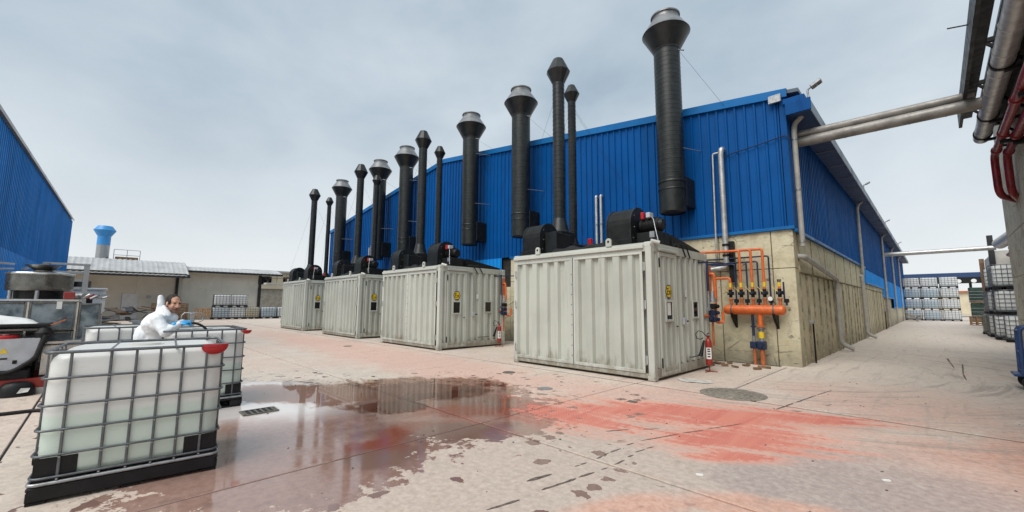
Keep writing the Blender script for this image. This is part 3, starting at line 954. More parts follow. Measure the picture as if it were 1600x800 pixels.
# downpipes of the gutter
def downpipe(y, ztop, zbot, label, mat='grey_pvc', x=XS + .13, r=.065):
    t = thing('downpipe', label, 'downpipe', (x, y, zbot), group='rainwater pipes on the side wall')
    MB().tube(fillet([(XE - .25, y, 6.62), (x + .02, y, ztop), (x, y, ztop - .3), (x, y, zbot)], .12), r, 14).build('pipe', mat, t)
    z = zbot + .12
    while z < ztop - .3:
        MB().cyl((x, y, z - .02), (x, y, z + .02), r + .012, n=14).build('clamp', 'galvanised', t)
        z += 1.4
downpipe(12.98, 6.45, 3.1, 'grey downpipe at the near corner of the blue side wall')
downpipe(26.0, 6.45, 3.0, 'grey downpipe second from the warehouse corner')
downpipe(39.2, 6.45, .1, 'grey downpipe third from the warehouse corner')
downpipe(48.5, 6.45, .1, 'grey downpipe fourth from the warehouse corner')
downpipe(58, 6.45, .1, 'grey downpipe far along the alley wall')
def wallpipe(pts, label, r=.07):
    t = thing('drain_pipe', label, 'pipe', pts[-1], group='thick drain pipes low on the side wall')
    MB().tube(fillet(pts, .14), r, 16).build('pipe', 'grey_pvc', t)
    for i in range(len(pts) - 1):
        a, b = Vector(pts[i]), Vector(pts[i + 1])
        if (b - a).length < .6: continue
        d = (b - a).normalized()
        for s in (a + d * .25, b - d * .3):
            MB().cyl(s - d * .035, s + d * .035, r + .012, n=16).build('collar', 'grey_pvc', t)
xw = XS + .10
wallpipe([(XS - .02, 13.05, 2.85), (xw + .02, 13.1, 2.84), (xw + .02, 18.1, 2.46), (xw, 18.15, 2.3), (xw, 18.15, .28), (xw + .3, 18.3, .08)], 'grey drain pipe sloping along the wall then dropping to the ground')
wallpipe([(XS - .02, 25.75, 2.98), (xw, 25.8, 2.97), (xw, 25.85, .25), (xw + .3, 26.0, .08)], 'straight grey drain pipe with a foot elbow, further along the wall')
t = thing('wall_tap', 'thin dark standpipe with a tap against the concrete wall', 'tap', (XS + .06, 13.9, 0))
MB().tube(fillet([(XS + .06, 13.95, 0), (XS + .06, 13.95, 1.08), (XS + .06, 13.75, 1.12)], .04), .022, 8).build('pipe', 'black_metal', t)
MB().box(XS + .02, XS + .13, 13.68, 13.80, 1.06, 1.16, .01).build('valve', 'galvanised', t)
t = thing('wall_tap', 'thin dark standpipe far along the concrete wall', 'tap', (XS + .06, 37.4, 0))
MB().tube(fillet([(XS + .06, 37.4, 0), (XS + .06, 37.4, 1.2), (XS + .06, 37.1, 1.25)], .04), .025, 8).build('pipe', 'black_metal', t)
MB().box(XS + .02, XS + .13, 37.0, 37.15, 1.2, 1.35, .01).build('valve', 'galvanised', t)
# floodlights on the eave
def flood(y, label, s=1.0):
    x, z = XE + .02, 6.9
    t = thing('floodlight', label, 'floodlight', (x, y, z), group='floodlights along the eave')
    MB().tube(fillet([(x - .05, y, z - .1), (x - .05, y, z + .32 * s), (x + .1 * s, y, z + .38 * s)], .05), .025, 8).build('arm', 'galvanised', t)
    R = Matrix.Rotation(rad(-28), 3, 'Y')
    MB().obox((x + .17 * s, y, z + .42 * s), (.16 * s, .13 * s, .045 * s), R, .012).build('housing', 'galvanised', t)
    for k_ in (-1, 1):
        MB().obox(Vector((x + .17 * s, y, z + .42 * s)) + R @ Vector((k_ * .07 * s, 0, -.047 * s)), (.05 * s, .1 * s, .006), R).build('lens', 'lamp_glass', t)
flood(YF - .05, 'twin floodlight on the near corner of the warehouse roof', .8)
flood(24.6, 'small floodlight second along the warehouse eave', .6)
flood(36.5, 'small floodlight third along the warehouse eave', .6)
flood(50, 'small floodlight farthest along the warehouse eave', .6)
# cable sagging across the cladding
cab = [(XS + .1, YF - .10, 5.95), (XS + .0, YF - .09, 6.06), (XS - .6, YF - .085, 5.98), (-4.0, YF - .085, 5.88)]
tag(MB().tube(fillet(cab, .1), .013, 6).build('cable', 'black_rubber'), 'black cable running across the blue front near the corner', 'cable')
# thin vertical vent pipes on the facade
t = thing('vent_pipe', 'thick silver vent pipe climbing the blue front', 'pipe', (-4.03, 12.5, 2.6))
MB().tube(fillet([(-4.03, YF + .02, 6.08), (-4.03, 12.5, 6.1), (-4.05, 12.5, 5.9), (-4.05, 12.5, 2.62), (-4.9, 12.42, 2.5), (-5.4, 12.42, 2.5)], .12), .075, 16).build('pipe', 'silver_pipe', t)
for z_ in (2.95, 3.25):
    MB().cyl((-4.05, 12.5, z_ - .03), (-4.05, 12.5, z_ + .03), .095, n=16).build('clamp', 'black_metal', t)
MB().box(-4.0, -3.86, 12.52, 12.66, 2.2, 3.35).build('bracket', 'black_metal', t)
t = thing('vent_pipe', 'thin silver pipe beside the thick vent pipe on the blue front', 'pipe', (-4.3, 12.58, 3.0))
MB().tube(fillet([(-4.14, 12.58, 6.02), (-4.3, 12.58, 6.02), (-4.34, 12.58, 2.6)], .05), .028, 10).build('pipe', 'silver_pipe', t)
for k_, dx in enumerate((0, .2)):
    t = thing('conduit', ('left' if k_ else 'right') + ' one of the paired white conduits on the blue front', 'pipe', (-8.2 - dx, 12.58, 3.0), group='paired conduits on the front')
    MB().tube(fillet([(-8.2 - dx, YF, 5.46), (-8.2 - dx, 12.55, 5.5), (-8.2 - dx, 12.55, 3.2)], .05), .05, 10).build('pipe', 'silver_pipe', t)
    MB().cyl((-8.2 - dx, 12.55, 4.4), (-8.2 - dx, 12.55, 4.46), .062, n=10).build('clamp', 'galvanised', t)
t = thing('conduit', 'grey conduit on the blue front behind the second container from left', 'pipe', (-23.0, 12.5, 3), group='conduits on the front')
MB().tube([(-26.2, 12.5, 5.4), (-26.2, 12.5, 3)], .07, 8).build('pipe', 'silver_pipe', t)
MB().tube([(-26.5, 12.5, 5.3), (-26.5, 12.5, 3)], .06, 8).build('pipe', 'silver_pipe', t)

# ------------------------------------------------------------------ exhaust stacks
LARGE = [(-5.28, 'tallest nearest large black exhaust stack on the right of the blue front'),
         (-11.65, 'large black hooded exhaust stack, second from the right'),
         (-15.0, 'large black hooded exhaust stack, third from the right'),
         (-20.95, 'large black hooded exhaust stack, fourth from the right'),
         (-24.2, 'large black hooded exhaust stack, fifth from the right, behind a thin one'),
         (-30.2, 'large black hooded exhaust stack farthest to the left')]
def big_stack(x, y, label):
    t = thing('exhaust_stack', label, 'exhaust stack', (x, y, 4.25), group='large hooded exhaust stacks')
    r = .385
    pz = 5.2
    MB().lathe([(r * .9, 4.27), (r, 4.3), (r, pz)], (x, y, 0), 32).build('lower_pipe', 'duct_metal', t)
    pr = [(r, pz)]
    z = pz
    while z < 9.4:
        pr += [(r, z + .10), (r + .004, z + .107), (r + .004, z + .125), (r, z + .132)]
        z += .14
    pr += [(r, 9.45)]
    MB().lathe(pr, (x, y, 0), 32).build('pipe', 'duct_metal', t)
    MB().lathe([(r + .012, pz - .03), (r + .02, pz), (r + .012, pz + .03)], (x, y, 0), 32).build('joint_ring', 'duct_metal', t)
    MB().lathe([(r + .012, 4.95), (r + .018, 4.97), (r + .012, 4.99)], (x, y, 0), 32).build('joint_ring', 'duct_metal', t)
    h = MB().lathe([(r + .01, 9.40), (r + .02, 9.44), (.70, 9.98), (.715, 10.0), (.70, 10.02)], (x, y, 0), 36).build('hood', 'duct_metal', t)
    MB().lathe([(.70, 10.02), (.43, 10.44), (.40, 10.45)], (x, y, 0), 36).build('hood_cone', 'hood_silver', h)
    MB().lathe([(.40, 10.45), (.40, 10.56), (.44, 10.57), (.44, 10.61), (.36, 10.62), (.34, 10.4), (0, 10.38)], (x, y, 0), 32).build('hood_collar', 'hood_silver', h)
    MB().add([(x, y, 4.3)] + [(x + r * .9 * math.cos(i * math.pi / 12), y + r * .9 * math.sin(i * math.pi / 12), 4.3) for i in range(24)], [(0, 1 + i, 1 + (i + 1) % 24) for i in range(24)]).build('bottom_lid', 'black_metal', t)
    # elbow into the wall
    MB().box(x - .02, x + .40, y + .10, YF - .04, 4.45, 5.35, .02).build('wall_duct', 'black_metal', t)
    for z_ in (6.2, 8.6):
        if z_ < roofz(x) - .3:
            for s in (-1, 1):
                MB().tube([(x + s * r, y, z_), (x + s * (r + .25), YF - .03, z_ + .02)], .012, 6).build('stay_rod', 'galvanised', t)
    for s in (-.35, 1):
        MB().tube([(x + s * r, y, 9.3), (x + s * 1.5, YF - .02, roofz(x + s * 1.5) - .35)], .0035, 5).build('guy_wire', 'black_metal', t)
    MB().tube([(x + .05, y - .3, 9.4), (x + r + .12, y + .1, 9.3)], .02, 6).build('hook', 'galvanised', t)
for x, lab in LARGE:
    big_stack(x, 11.93, lab)

def thin_stack(x, y, r, zt, zb, label, flare):
    t = thing('thin_exhaust_stack', label, 'exhaust stack', (x, y, 2.9), group='thin exhaust stacks on the containers')
    s = r / .18
    MB().lathe([(r * 1.75 * flare, zb), (r * 1.55, zb + .05), (r * 1.05, zb + .42 * s)], (x, y, 0), 20).build('taper', 'duct_metal', t)
    MB().box(x - r * 1.75, x + r * 1.75, y - r * 1.75, y + r * 1.75, 2.9, zb, .015).build('plinth_duct', 'black_metal', t)
    zn = zt - .82 * s
    pr = [(r, zb + .40 * s)]; z = zb + .42 * s
    while z < zn - .14:
        pr += [(r, z + .09), (r + .006, z + .097), (r + .006, z + .113), (r, z + .12)]
        z += .14
    pr += [(r, zn)]
    MB().lathe(pr, (x, y, 0), 22).build('pipe', 'duct_metal', t)
    h = MB().lathe([(r, zn), (r + .01, zn + .02), (.365 * s, zn + .38 * s)], (x, y, 0), 12, False).build('hood', 'duct_metal', t)
    MB().lathe([(.365 * s, zn + .38 * s), (.19 * s, zn + .74 * s), (.16 * s, zn + .80 * s), (0, zn + .81 * s)], (x, y, 0), 12, False).build('hood_cone', 'duct_metal', h)
    for dx, dy in ((1.5, -.9), (1.9, 1.3), (-1.3, -1.0)):
        MB().tube([(x, y, zn - .1), (x + dx, y + dy if y + dy < 12 else 12, 3.0 if dy < 0 else 4.2)], .003, 5).build('guy_wire', 'black_metal', t)

# ------------------------------------------------------------------ spray containers
CW, CD, CH = 4.05, 3.05, 2.87
def fluted(m, s0, s1, z0, z1, recs, d, axis, base=0.0, side_sign=1):
    """sheet with recessed flutes. s runs along the wall, depth goes inwards"""
    pts = [(s0, 0)]
    for a, b in recs:
        pts += [(a, 0), (a + .035, d), (b - .035, d), (b, 0)]
    pts.append((s1, 0))
    n = len(pts)
    def T(s, o, z):
        return (s, base + o, z) if axis == 'x' else (base - o, s, z)
    V = [T(s, o, z0) for s, o in pts] + [T(s, o, z1) for s, o in pts]
    m.add(V, [(i, i + 1, n + i + 1, n + i) for i in range(n - 1)])
    for a, b in recs:
        for z in (z0, z1):
            m.add([T(a, 0, z), (T(a + .035, d, z)), T(b - .035, d, z), T(b, 0, z)], [(0, 1, 2, 3)])
def make_container(label, windows_paper):
    t = thing('spray_container', label, 'container', (0, 0, 0), 0, 'grey spray containers along the blue front')
    P_ = 'container_paint'
    # frame
    for (x, y) in ((-CW, 0), (-.14, 0), (-CW, CD - .14), (-.14, CD - .14)):
        MB().box(x, x + .14, y, y + .14, .04, CH - .04, .012).build('corner_post', 'container_light', t)
    MB().box(-CW + .14, -.14, .004, .12, CH - .2, CH - .02, .01).build('top_rail', 'container_light', t)
    MB().box(-CW + .02, -.16, -.045, .003, CH - .13, CH - .05, .008).build('drip_rail', 'container_light', t)
    MB().box(-CW + .14, -.14, .006, .12, .05, .15, .01).build('bottom_rail', P_, t)
    MB().box(-.12, -.004, .14, CD - .14, CH - .2, CH - .02, .01).build('top_rail', P_, t)
    MB().box(-.12, -.004, .14, CD - .14, .05, .25, .01).build('bottom_rail', P_, t)
    MB().box(-CW + .01, -.01, .01, CD - .01, CH - .04, CH - .005).build('roof', P_, t)
    MB().box(-CW + .13, -.12, .13, CD - .02, .06, CH - .05).build('body', P_, t)
    MB().box(-CW + .002, -CW + .12, .14, CD - .14, .05, CH - .05).build('left_wall', P_, t)
    MB().box(-CW + .14, -.14, CD - .1, CD - .003, .05, CH - .05).build('rear_wall', P_, t)
    for x in (-CW, -.16):
        for y in (0, CD - .16):
            for z in (0, CH - .11):
                MB().box(x - .004, x + .164, y - .004, y + .164, z, z + .114, .02).build('corner_casting', 'container_light', t)
    # front doors
    for k_, (a, b, recs) in enumerate([(-3.91, -2.035, [(-3.905, -3.72), (-3.585, -3.36), (-3.205, -2.985), (-2.835, -2.61), (-2.50, -2.275)]),
                                       (-2.015, -.20, [(-1.87, -1.65), (-1.49, -1.29), (-1.13, -.92), (-.76, -.54), (-.44, -.26)])]):
        m = MB()
        fluted(m, a, b, .22, 2.62, recs, .08, 'x', .0)
        d = m.build('front_door', P_, t)
        m = MB()
        m.box(a, b, -.012, .004, 2.62, 2.675, .004); m.box(a, b, -.012, .004, .15, .22, .004)
        m.box(a - .0, a + .05, -.010, .0035, .22, 2.62, .004) if k_ else m.box(b - .10, b, -.010, .0035, .22, 2.62, .004)
        m.box(b - .06, b, -.009, .0035, .22, 2.62, .004) if k_ else m.box(a - .05, a + .012, -.009, .0035, .22, 2.62, .004)
        m.build('door_edge', 'container_light', d)
        xh = b + .03 if k_ else a - .03
        for z in (.42, 1.55, 2.35):
            MB().box(xh - .03, xh + .03, -.03, .0, z - .09, z + .09, .008).build('hinge', 'container_light', d)
            MB().cyl((xh, -.035, z - .1), (xh, -.035, z + .1), .014, n=8).build('hinge_pin', 'galvanised', d)
    MB().box(-2.04, -2.01, .0, .02, .2, 2.64).build('door_seam', 'dark_gap', t)
    for i in range(9):
        MB().cyl((-2.06, -.018, .35 + i * .24), (-2.06, -.006, .35 + i * .24), .012, n=8).build('bolt', 'steel_plate', t)
    # right side wall
    m = MB(); fluted(m, .14, .30, .25, 2.67, [(.16, .27)], .05, 'y', -.012); m.build('side_strip', P_, t)
    m = MB(); fluted(m, 1.18, CD - .14, .25, 2.67, [(1.27, 1.44), (1.56, 1.75), (1.87, 2.05), (2.17, 2.35), (2.46, 2.64), (2.72, 2.87)], .07, 'y', -.012); m.build('side_panel', P_, t)
    m = MB(); fluted(m, .32, 1.15, .12, 2.62, [(.42, .56), (.66, .82), (.92, 1.06)], .055, 'y', .012)
    sdr = m.build('side_door', P_, t)
    m = MB(); m.box(-.03, .02, .315, .38, .08, 2.68, .006); m.box(-.03, .02, 1.10, 1.16, .08, 2.68, .006)
    m.box(-.03, .018, .38, 1.10, 2.60, 2.68, .006); m.box(-.03, .018, .38, 1.10, .08, .15, .006); m.build('door_edge', 'container_light', sdr)
    for z in (.35, 2.45):
        MB().cyl((.025, .31, z - .1), (.025, .31, z + .1), .016, n=8).build('hinge', 'black_metal', sdr)
    MB().tube(fillet([(.012, 1.06, 1.08), (.06, 1.06, 1.08), (.06, .97, 1.08)], .02), .012, 8).build('handle', 'black_metal', sdr)
    # door window
    f = MB(); y0, y1, z0, z1 = .52, .90, 1.19, 1.66
    f.box(.008, .04, y0, y0 + .05, z0, z1, .005); f.box(.008, .04, y1 - .05, y1, z0, z1, .005)
    f.box(.008, .039, y0 + .05, y1 - .05, z1 - .05, z1, .005); f.box(.008, .039, y0 + .05, y1 - .05, z0, z0 + .05, .005)
    wd_ = f.build('window', 'container_light', sdr)
    MB().box(.010, .022, y0 + .05, y1 - .05, z0 + .05, z1 - .05).build('pane', 'black_glass', sdr)
    if windows_paper:
        MB().box(.023, .025, y0 + .10, y1 - .12, z0 + .14, z1 - .06).build('paper_notice', 'paper', sdr)
    # second window in the side wall
    f = MB(); y0, y1, z0, z1 = 2.0, 2.36, 1.23, 1.66
    f.box(-.02, .012, y0, y0 + .04, z0, z1, .004); f.box(-.02, .012, y1 - .04, y1, z0, z1, .004)
    f.box(-.02, .011, y0 + .04, y1 - .04, z1 - .04, z1, .004); f.box(-.02, .011, y0 + .04, y1 - .04, z0, z0 + .04, .004)
    w2 = f.build('side_window', 'container_light', t)
    MB().box(-.018, -.006, y0 + .04, y1 - .04, z0 + .04, z1 - .04).build('pane', 'black_glass', w2)
    # Ex sign: hexagon with dark rim
    c_ = (.72, 1.84); R_ = .165
    hexa = [(c_[0] + R_ * math.cos(rad(60 * i)) * .92, c_[1] + R_ * math.sin(rad(60 * i))) for i in range(6)]
    hexb = [(c_[0] + R_ * .86 * math.cos(rad(60 * i)) * .92, c_[1] + R_ * .86 * math.sin(rad(60 * i))) for i in range(6)]
    sg = MB().prism(hexa, .0145, .0185, 'yz').build('hazard_sign', 'black_plastic', sdr)
    MB().prism(hexb, .0187, .0205, 'yz').build('hazard_sign_face', 'yellow_paint', sg)
    M_ = Matrix.Translation((.022, c_[0], c_[1] - .005)) @ Matrix.Rotation(rad(90), 4, 'Z') @ Matrix.Rotation(rad(90), 4, 'X')
    sgt = text_mesh('Ex', .21, 'hazard_sign_lettering', 'black_plastic', sg, M_)
    MB().box(-.011, -.008, 1.62, 1.72, 1.74, 1.9).build('small_notice', 'paper', t)
    # conduit, switch box, latch bar, corner light, side lamp bar
    pipe('conduit', [(.02, 1.25, 2.62), (.02, 1.47, 2.60), (.02, 1.47, 1.25)], .011, 'galvanised', t, .05, 8)
    MB().box(-.01, .05, 1.40, 1.53, 1.10, 1.26, .01).build('switch_box', 'grey_plastic', t)
    MB().cyl((.03, 1.53, 1.18), (.03, 1.64, 1.18), .018, n=8).build('switch_plug', 'black_plastic', t)
    MB().tube(fillet([(-.01, 1.70, .36), (.05, 1.72, .36), (.05, 2.20, .36), (-.01, 2.22, .36)], .02), .016, 8).build('latch_bar', 'steel_plate', t)
    MB().box(.0, .06, .30, 1.2, 2.70, 2.76, .01).build('lamp_bar', 'container_light', t)
    MB().cyl((-.05, .10, CH + .03), (.10, .20, CH - .02), .045, n=12).build('corner_lamp', 'container_light', t)
    for y_ in (1.25, 1.5):
        MB().tube(fillet([(-.06, y_, CH), (-.06, y_, CH + .07), (.05, y_ + .15, CH + .07), (.05, y_ + .35, CH - .2)], .05), .018, 8).build('cable_bend', 'black_rubber', t)
    # lifting lugs
    for x in (-3.15, -1.0):
        pts = [(x - .07, CH - .02)] + [(x + .07 * math.cos(a), CH + .10 + .07 * math.sin(a)) for a in [math.pi * (1 - i / 8) for i in range(9)]] + [(x + .07, CH - .02)]
        lg = MB().prism(pts, -.03, .01, 'xz').build('lifting_lug', 'container_light', t)
        MB().cyl((x, -.034, CH + .09), (x, .014, CH + .09), .028, n=10).build('lug_hole', 'black_plastic', lg)
    return t
def make_blower(label, motor):
    """squirrel cage fan: curved scroll with its axis along x, standing on a base box"""
    t = thing('blower', label, 'blower', (0, 0, 0), 0, 'black blowers on the container roofs')
    # side profile in yz, scroll: flat base, round top
    prof = [(-.40, .02), (-.40, .42)]
    for i in range(13):
        a = math.pi - math.pi * i / 12
        prof.append((.0 + .40 * math.cos(a), .42 + .40 * math.sin(a)))
    prof += [(.40, .02)]
    hs = MB().prism(prof, -.62, .0, 'yz').build('scroll_housing', 'black_metal', t)
    MB().prism([(y * 1.02, .02 + (z - .02) * 1.02) for y, z in prof], -.635, -.60, 'yz').build('housing_flange', 'duct_metal', hs)
    MB().prism([(y * 1.02, .02 + (z - .02) * 1.02) for y, z in prof], -.02, .012, 'yz').build('housing_flange', 'duct_metal', hs)
    MB().box(-.67, .05, -.46, .46, -.10, .06, .01).build('base_box', 'black_metal', t)
    for y_ in (-.3, -.1, .1, .3):
        MB().cyl((.012, y_, .09), (.026, y_, .09), .012, n=8).build('bolt', 'galvanised', hs)
    for z_ in (.35, .62):
        MB().cyl((.012, -.25, z_), (.026, -.25, z_), .014, n=8).build('bolt', 'galvanised', hs)
    if motor:
        mt = MB().cyl((.05, .06, .38), (.50, .06, .38), .17, n=18).build('motor', 'black_metal', t)
        for i in range(10):
            x = .1 + i * .035
            MB().cyl((x, .06, .38), (x + .012, .06, .38), .185, n=18).build('cooling_fin', 'black_metal', mt)
        MB().cyl((.50, .06, .38), (.57, .06, .38), .15, .12, n=18).build('fan_cowl', 'black_plastic', mt)
        MB().box(.04, .56, -.22, .34, -.10, .20, .015).build('motor_frame', 'black_metal', t)
        MB().box(.12, .20, -.16, -.07, .52, .68, .012).build('red_switch', 'red_plastic', t)
        MB().box(.24, .34, -.14, .04, .54, .66, .01).build('terminal_box', 'grey_plastic', t)
        MB().box(.36, .48, -.235, -.21, .06, .20, .01).build('nameplate_cover', 'galvanised', t)
        MB().tube(fillet([(.30, -.1, .60), (.45, -.2, .5), (.53, -.26, .2), (.6, -.3, -.05)], .12), .011, 8).build('cable', 'galvanised', t)
    return t

CONT = [(-4.07, 'nearest grey container, the one beside the gas manifold', 'nearest container'),
        (-11.68, 'second grey container from the right, red extinguisher at its far side', 'second container from the right'),
        (-17.89, 'third grey container from the right', 'third container from the right'),
        (-24.86, 'leftmost and farthest grey container', 'farthest container')]
c0 = make_container(CONT[0][1], True)
c1 = None
for i, (x, lab, short) in enumerate(CONT):
    if i == 0:
        c = c0
        c.location = (x, 8.05, 0); ORG[c.name] = (x, 8.05, 0)
    else:
        if c1 is None:
            c1 = dup(c0, (x, 8.05, 0), 0, lab)
            for q in bpy.data.objects:
                if q.parent and q.parent.parent == c1 and q.name.startswith('paper_notice'):
                    bpy.data.objects.remove(q); break
        else:
            dup(c1, (x, 8.05, 0), 0, lab)
b0 = make_blower('', False)
b1 = make_blower('', True)
for i, (x, lab, short) in enumerate(CONT):
    la = 'black blower without motor, left on the ' + short
    lb = 'black blower with motor and red switch on the ' + short
    if i == 0:
        for q, px, l_ in ((b0, -3.36, la), (b1, -.62, lb)):
            q.location = (x + px, 8.75, CH + .1); tag(q, l_)
    else:
        dup(b0, (x - 3.36, 8.75, CH + .1), 0, la)
        dup(b1, (x - .62, 8.75, CH + .1), 0, lb)
    # duct from scroll to the stack
    t = thing('roof_duct', 'black duct beside the blower on the ' + short, 'duct', (x - 3.5, 9.3, CH), group='black ducts on the container roofs')
    MB().box(x - 3.30, x - 2.95, 8.55, 9.25, CH + .02, CH + .62, .02).build('duct', 'black_metal', t)
    MB().box(x - 3.9, x - 2.95, 9.16, 10.5, CH + .02, CH + .40, .02).build('duct_box', 'black_metal', t)
    MB().box(x - 3.32, x - 2.93, 8.53, 8.57, CH + .0, CH + .64, .01).build('duct_flange', 'duct_metal', t)
    thin_stack(x - 3.55, 9.45, .18, 9.12, CH + .78, 'thin black stack at the front of the ' + short, 1.0)
    thin_stack(x - 3.88, 10.55, .13, 8.82, CH + .45, 'thinnest black stack at the rear of the ' + short, 1.2)
    t2 = thing('rear_fan', 'small black fan with red switch, rear left on the ' + short, 'fan', (x - 3.2, 10.4, CH), group='small rear fans on the container roofs')
    MB().cyl((x - 3.5, 10.45, CH + .3), (x - 3.0, 10.45, CH + .3), .22, n=16).build('housing', 'black_metal', t2)
    MB().box(x - 3.6, x - 2.9, 10.2, 10.7, CH - .02, CH + .12, .01).build('base', 'black_metal', t2)
    MB().box(x - 3.02, x - 2.9, 10.1, 10.2, CH + .35, CH + .62, .01).build('red_switch', 'red_plastic', t2)
    # black sheet lying along the front edge
    m = MB(); V = []; nx, ny = 26, 5
    for a in range(nx + 1):
        for b in range(ny + 1):
            u = a / nx; v_ = b / ny
            zz = CH + .06 + .10 * math.sin(math.pi * v_) * (0.6 + .4 * math.sin(u * 9)) + .03 * math.sin(u * 23 + v_ * 4) + .09 * u
            V.append((x - 2.9 + u * 2.0, 8.28 + v_ * .55, zz - (.05 if b in (0, ny) else 0)))
    m.add(V, [(a * (ny + 1) + b, (a + 1) * (ny + 1) + b, (a + 1) * (ny + 1) + b + 1, a * (ny + 1) + b + 1) for a in range(nx) for b in range(ny)], True)
    m.add([(q[0], q[1], CH + .01) for q in (V[0], V[ny], V[-1], V[-1 - ny])], [(0, 1, 2, 3)])
    for lo in (0, ny):
        E_ = [V[a * (ny + 1) + lo] for a in range(nx + 1)]
        m.add(E_ + [(q[0], q[1], CH) for q in E_], [(a, a + 1, nx + 2 + a, nx + 1 + a) for a in range(nx)])
    tag(m.build('rubber_sheet', 'black_rubber'), 'crumpled black sheet along the roof edge of the ' + short, 'sheet', 'black sheets on the container roofs')
    # sloping flat duct at the right rear of the roof
    tag(MB().add([(x - 1.1, 9.3, CH + .30), (x - .1, 9.3, CH + .30), (x - .1, 10.9, CH + .06), (x - 1.1, 10.9, CH + .06), (x - 1.1, 9.3, CH), (x - .1, 9.3, CH), (x - .1, 10.9, CH), (x - 1.1, 10.9, CH)],
        [(0, 1, 2, 3), (4, 7, 6, 5), (0, 4, 5, 1), (1, 5, 6, 2), (2, 6, 7, 3), (3, 7, 4, 0)]).build('flat_duct', 'black_metal'), 'flat sloping black duct on the roof of the ' + short, 'duct', 'flat black ducts on the container roofs')

# ------------------------------------------------------------------ gas manifold on the concrete wall
YM = 12.38
t = thing('gas_manifold', 'orange gas manifold drum with branch pipes on the concrete wall', 'gas manifold', (-3.4, YM, .0))
zc = 1.43
dr = [(-4.15, .02), (-4.14, .08), (-4.10, .115), (-4.04, .128), (-2.78, .128), (-2.72, .115), (-2.68, .08), (-2.67, .02)]
m = MB()
for (xa, ra), (xb, rb) in zip(dr[:-1], dr[1:]):
    m.cyl((xa, YM, zc), (xb, YM, zc), ra, rb, 24, False)
m.build('drum', 'orange_paint', t)
for x in (-3.93, -2.93):
    MB().cyl((x - .02, YM, zc), (x + .02, YM, zc), .134, n=24).build('strap', 'steel_plate', t)
    MB().add([(x - .03, YM - .1, zc - .1), (x + .03, YM - .1, zc - .1), (x - .03, YF, zc - .1), (x + .03, YF, zc - .1), (x - .03, YF, zc - .5), (x + .03, YF, zc - .5), (x - .03, YM - .05, zc - .2), (x + .03, YM - .05, zc - .2)],
             [(0, 1, 3, 2), (4, 6, 7, 5), (0, 6, 7, 1), (0, 2, 4, 6), (1, 7, 5, 3)]).build('bracket', 'black_metal', t)
def branch(x, pts, mat='orange_paint', r=.034):
    pipe('branch_pipe', [(x, YM, zc + .1), (x, YM, zc + .3)], .04, 'dull_orange', t)
    v = MB().box(x - .075, x + .075, YM - .055, YM + .055, 1.83, 1.92, .01).build('valve', 'black_metal', t)
    MB().cyl((x, YM - .05, 1.875), (x, YM - .11, 1.875), .035, n=10).build('valve_knob', 'navy_paint', v)
    MB().bar((x - .02, YM - .11, 1.9), (x - .13, YM - .13, 2.04), .02, .012).build('valve_lever', 'yellow_paint', v)
    MB().cyl((x, YM, 1.70), (x, YM, 1.74), .06, n=14).build('flange', 'dull_orange', t)
    MB().cyl((x, YM, 1.76), (x, YM, 1.98), .045, n=12).build('coupling', 'black_metal', t)
    MB().cyl((x, YM, 2.04), (x, YM, 2.16), .037, n=12).build('yellow_band', 'yellow_paint', t)
    pipe('branch_pipe', pts, r, mat, t, .06, 12)
    MB().cyl((x + .14, YM - .01, 1.55), (x + .14, YM - .01, 1.72), .026, n=8).build('stub', 'navy_paint', t)
    MB().box(x + .09, x + .19, YM - .05, YM + .05, 1.62, 1.72, .01).build('stub_valve', 'black_metal', t)
for i, x in enumerate((-3.95, -3.68, -3.40, -3.12)):
    if i == 0:
        branch(x, [(x, YM, 1.98), (x, YM, 2.30), (-4.34, YM, 2.30), (-4.34, YM, 1.72), (-4.38, YM - .05, 1.28), (-4.5, YM - .15, 1.28), (-4.5, 11.2, 1.28)])
    else:
        branch(x, [(x, YM, 1.98), (x, YM, 3.04), (-4.6, YM + .02 * i, 3.07), (-7.5, YM + .02 * i, 3.15)])
branch(-2.78, [(-2.78, YM, 1.98), (-2.78, YM, 2.12)])
MB().cyl((-2.78, YM, 2.1), (-2.78, YM, 2.22), .03, .05, n=10).build('relief_valve', 'steel_plate', t)
for i, (x, zt) in enumerate(((-3.82, 2.68), (-3.53, 2.72), (-3.26, 2.72), (-2.99, 2.85))):
    pipe('navy_pipe', [(x, YM + .03, 1.72), (x, YM + .03, zt), (-4.2, YM + .05 + .02 * i, zt), (-5.5, YM + .05 + .02 * i, zt + .02)], .022, 'navy_paint', t, .06, 8)
pipe('navy_pipe', [(-2.69, YM + .03, 1.72), (-2.69, YM + .03, 2.15)], .02, 'navy_paint', t, .03, 8)
g = MB().cyl((-2.98, YM - .09, 1.72), (-2.98, YM - .05, 1.72), .065, n=20).build('pressure_gauge', 'steel_plate', t)
MB().cyl((-2.98, YM - .093, 1.72), (-2.98, YM - .089, 1.72), .055, n=20).build('gauge_face', 'paper', g)
MB().cyl((-3.26, YM, zc - .1), (-3.26, YM, zc - .42), .06, n=14).build('outlet_pipe', 'orange_paint', t)
MB().cyl((-3.26, YM, .98), (-3.26, YM, 1.03), .10, n=16).build('flange', 'dull_orange', t)
MB().cyl((-3.26, YM, .92), (-3.26, YM, .97), .10, n=16).build('flange', 'steel_plate', t)
MB().cyl((-3.26, YM, .62), (-3.26, YM, .95), .062, n=14).build('flexible_joint', 'galvanised', t)
MB().cyl((-3.26, YM, .70), (-3.26, YM, .86), .066, n=14).build('yellow_band', 'yellow_paint', t)
MB().cyl((-3.26, YM, .0), (-3.26, YM, .45), .055, n=14).build('riser', 'dull_orange', t)
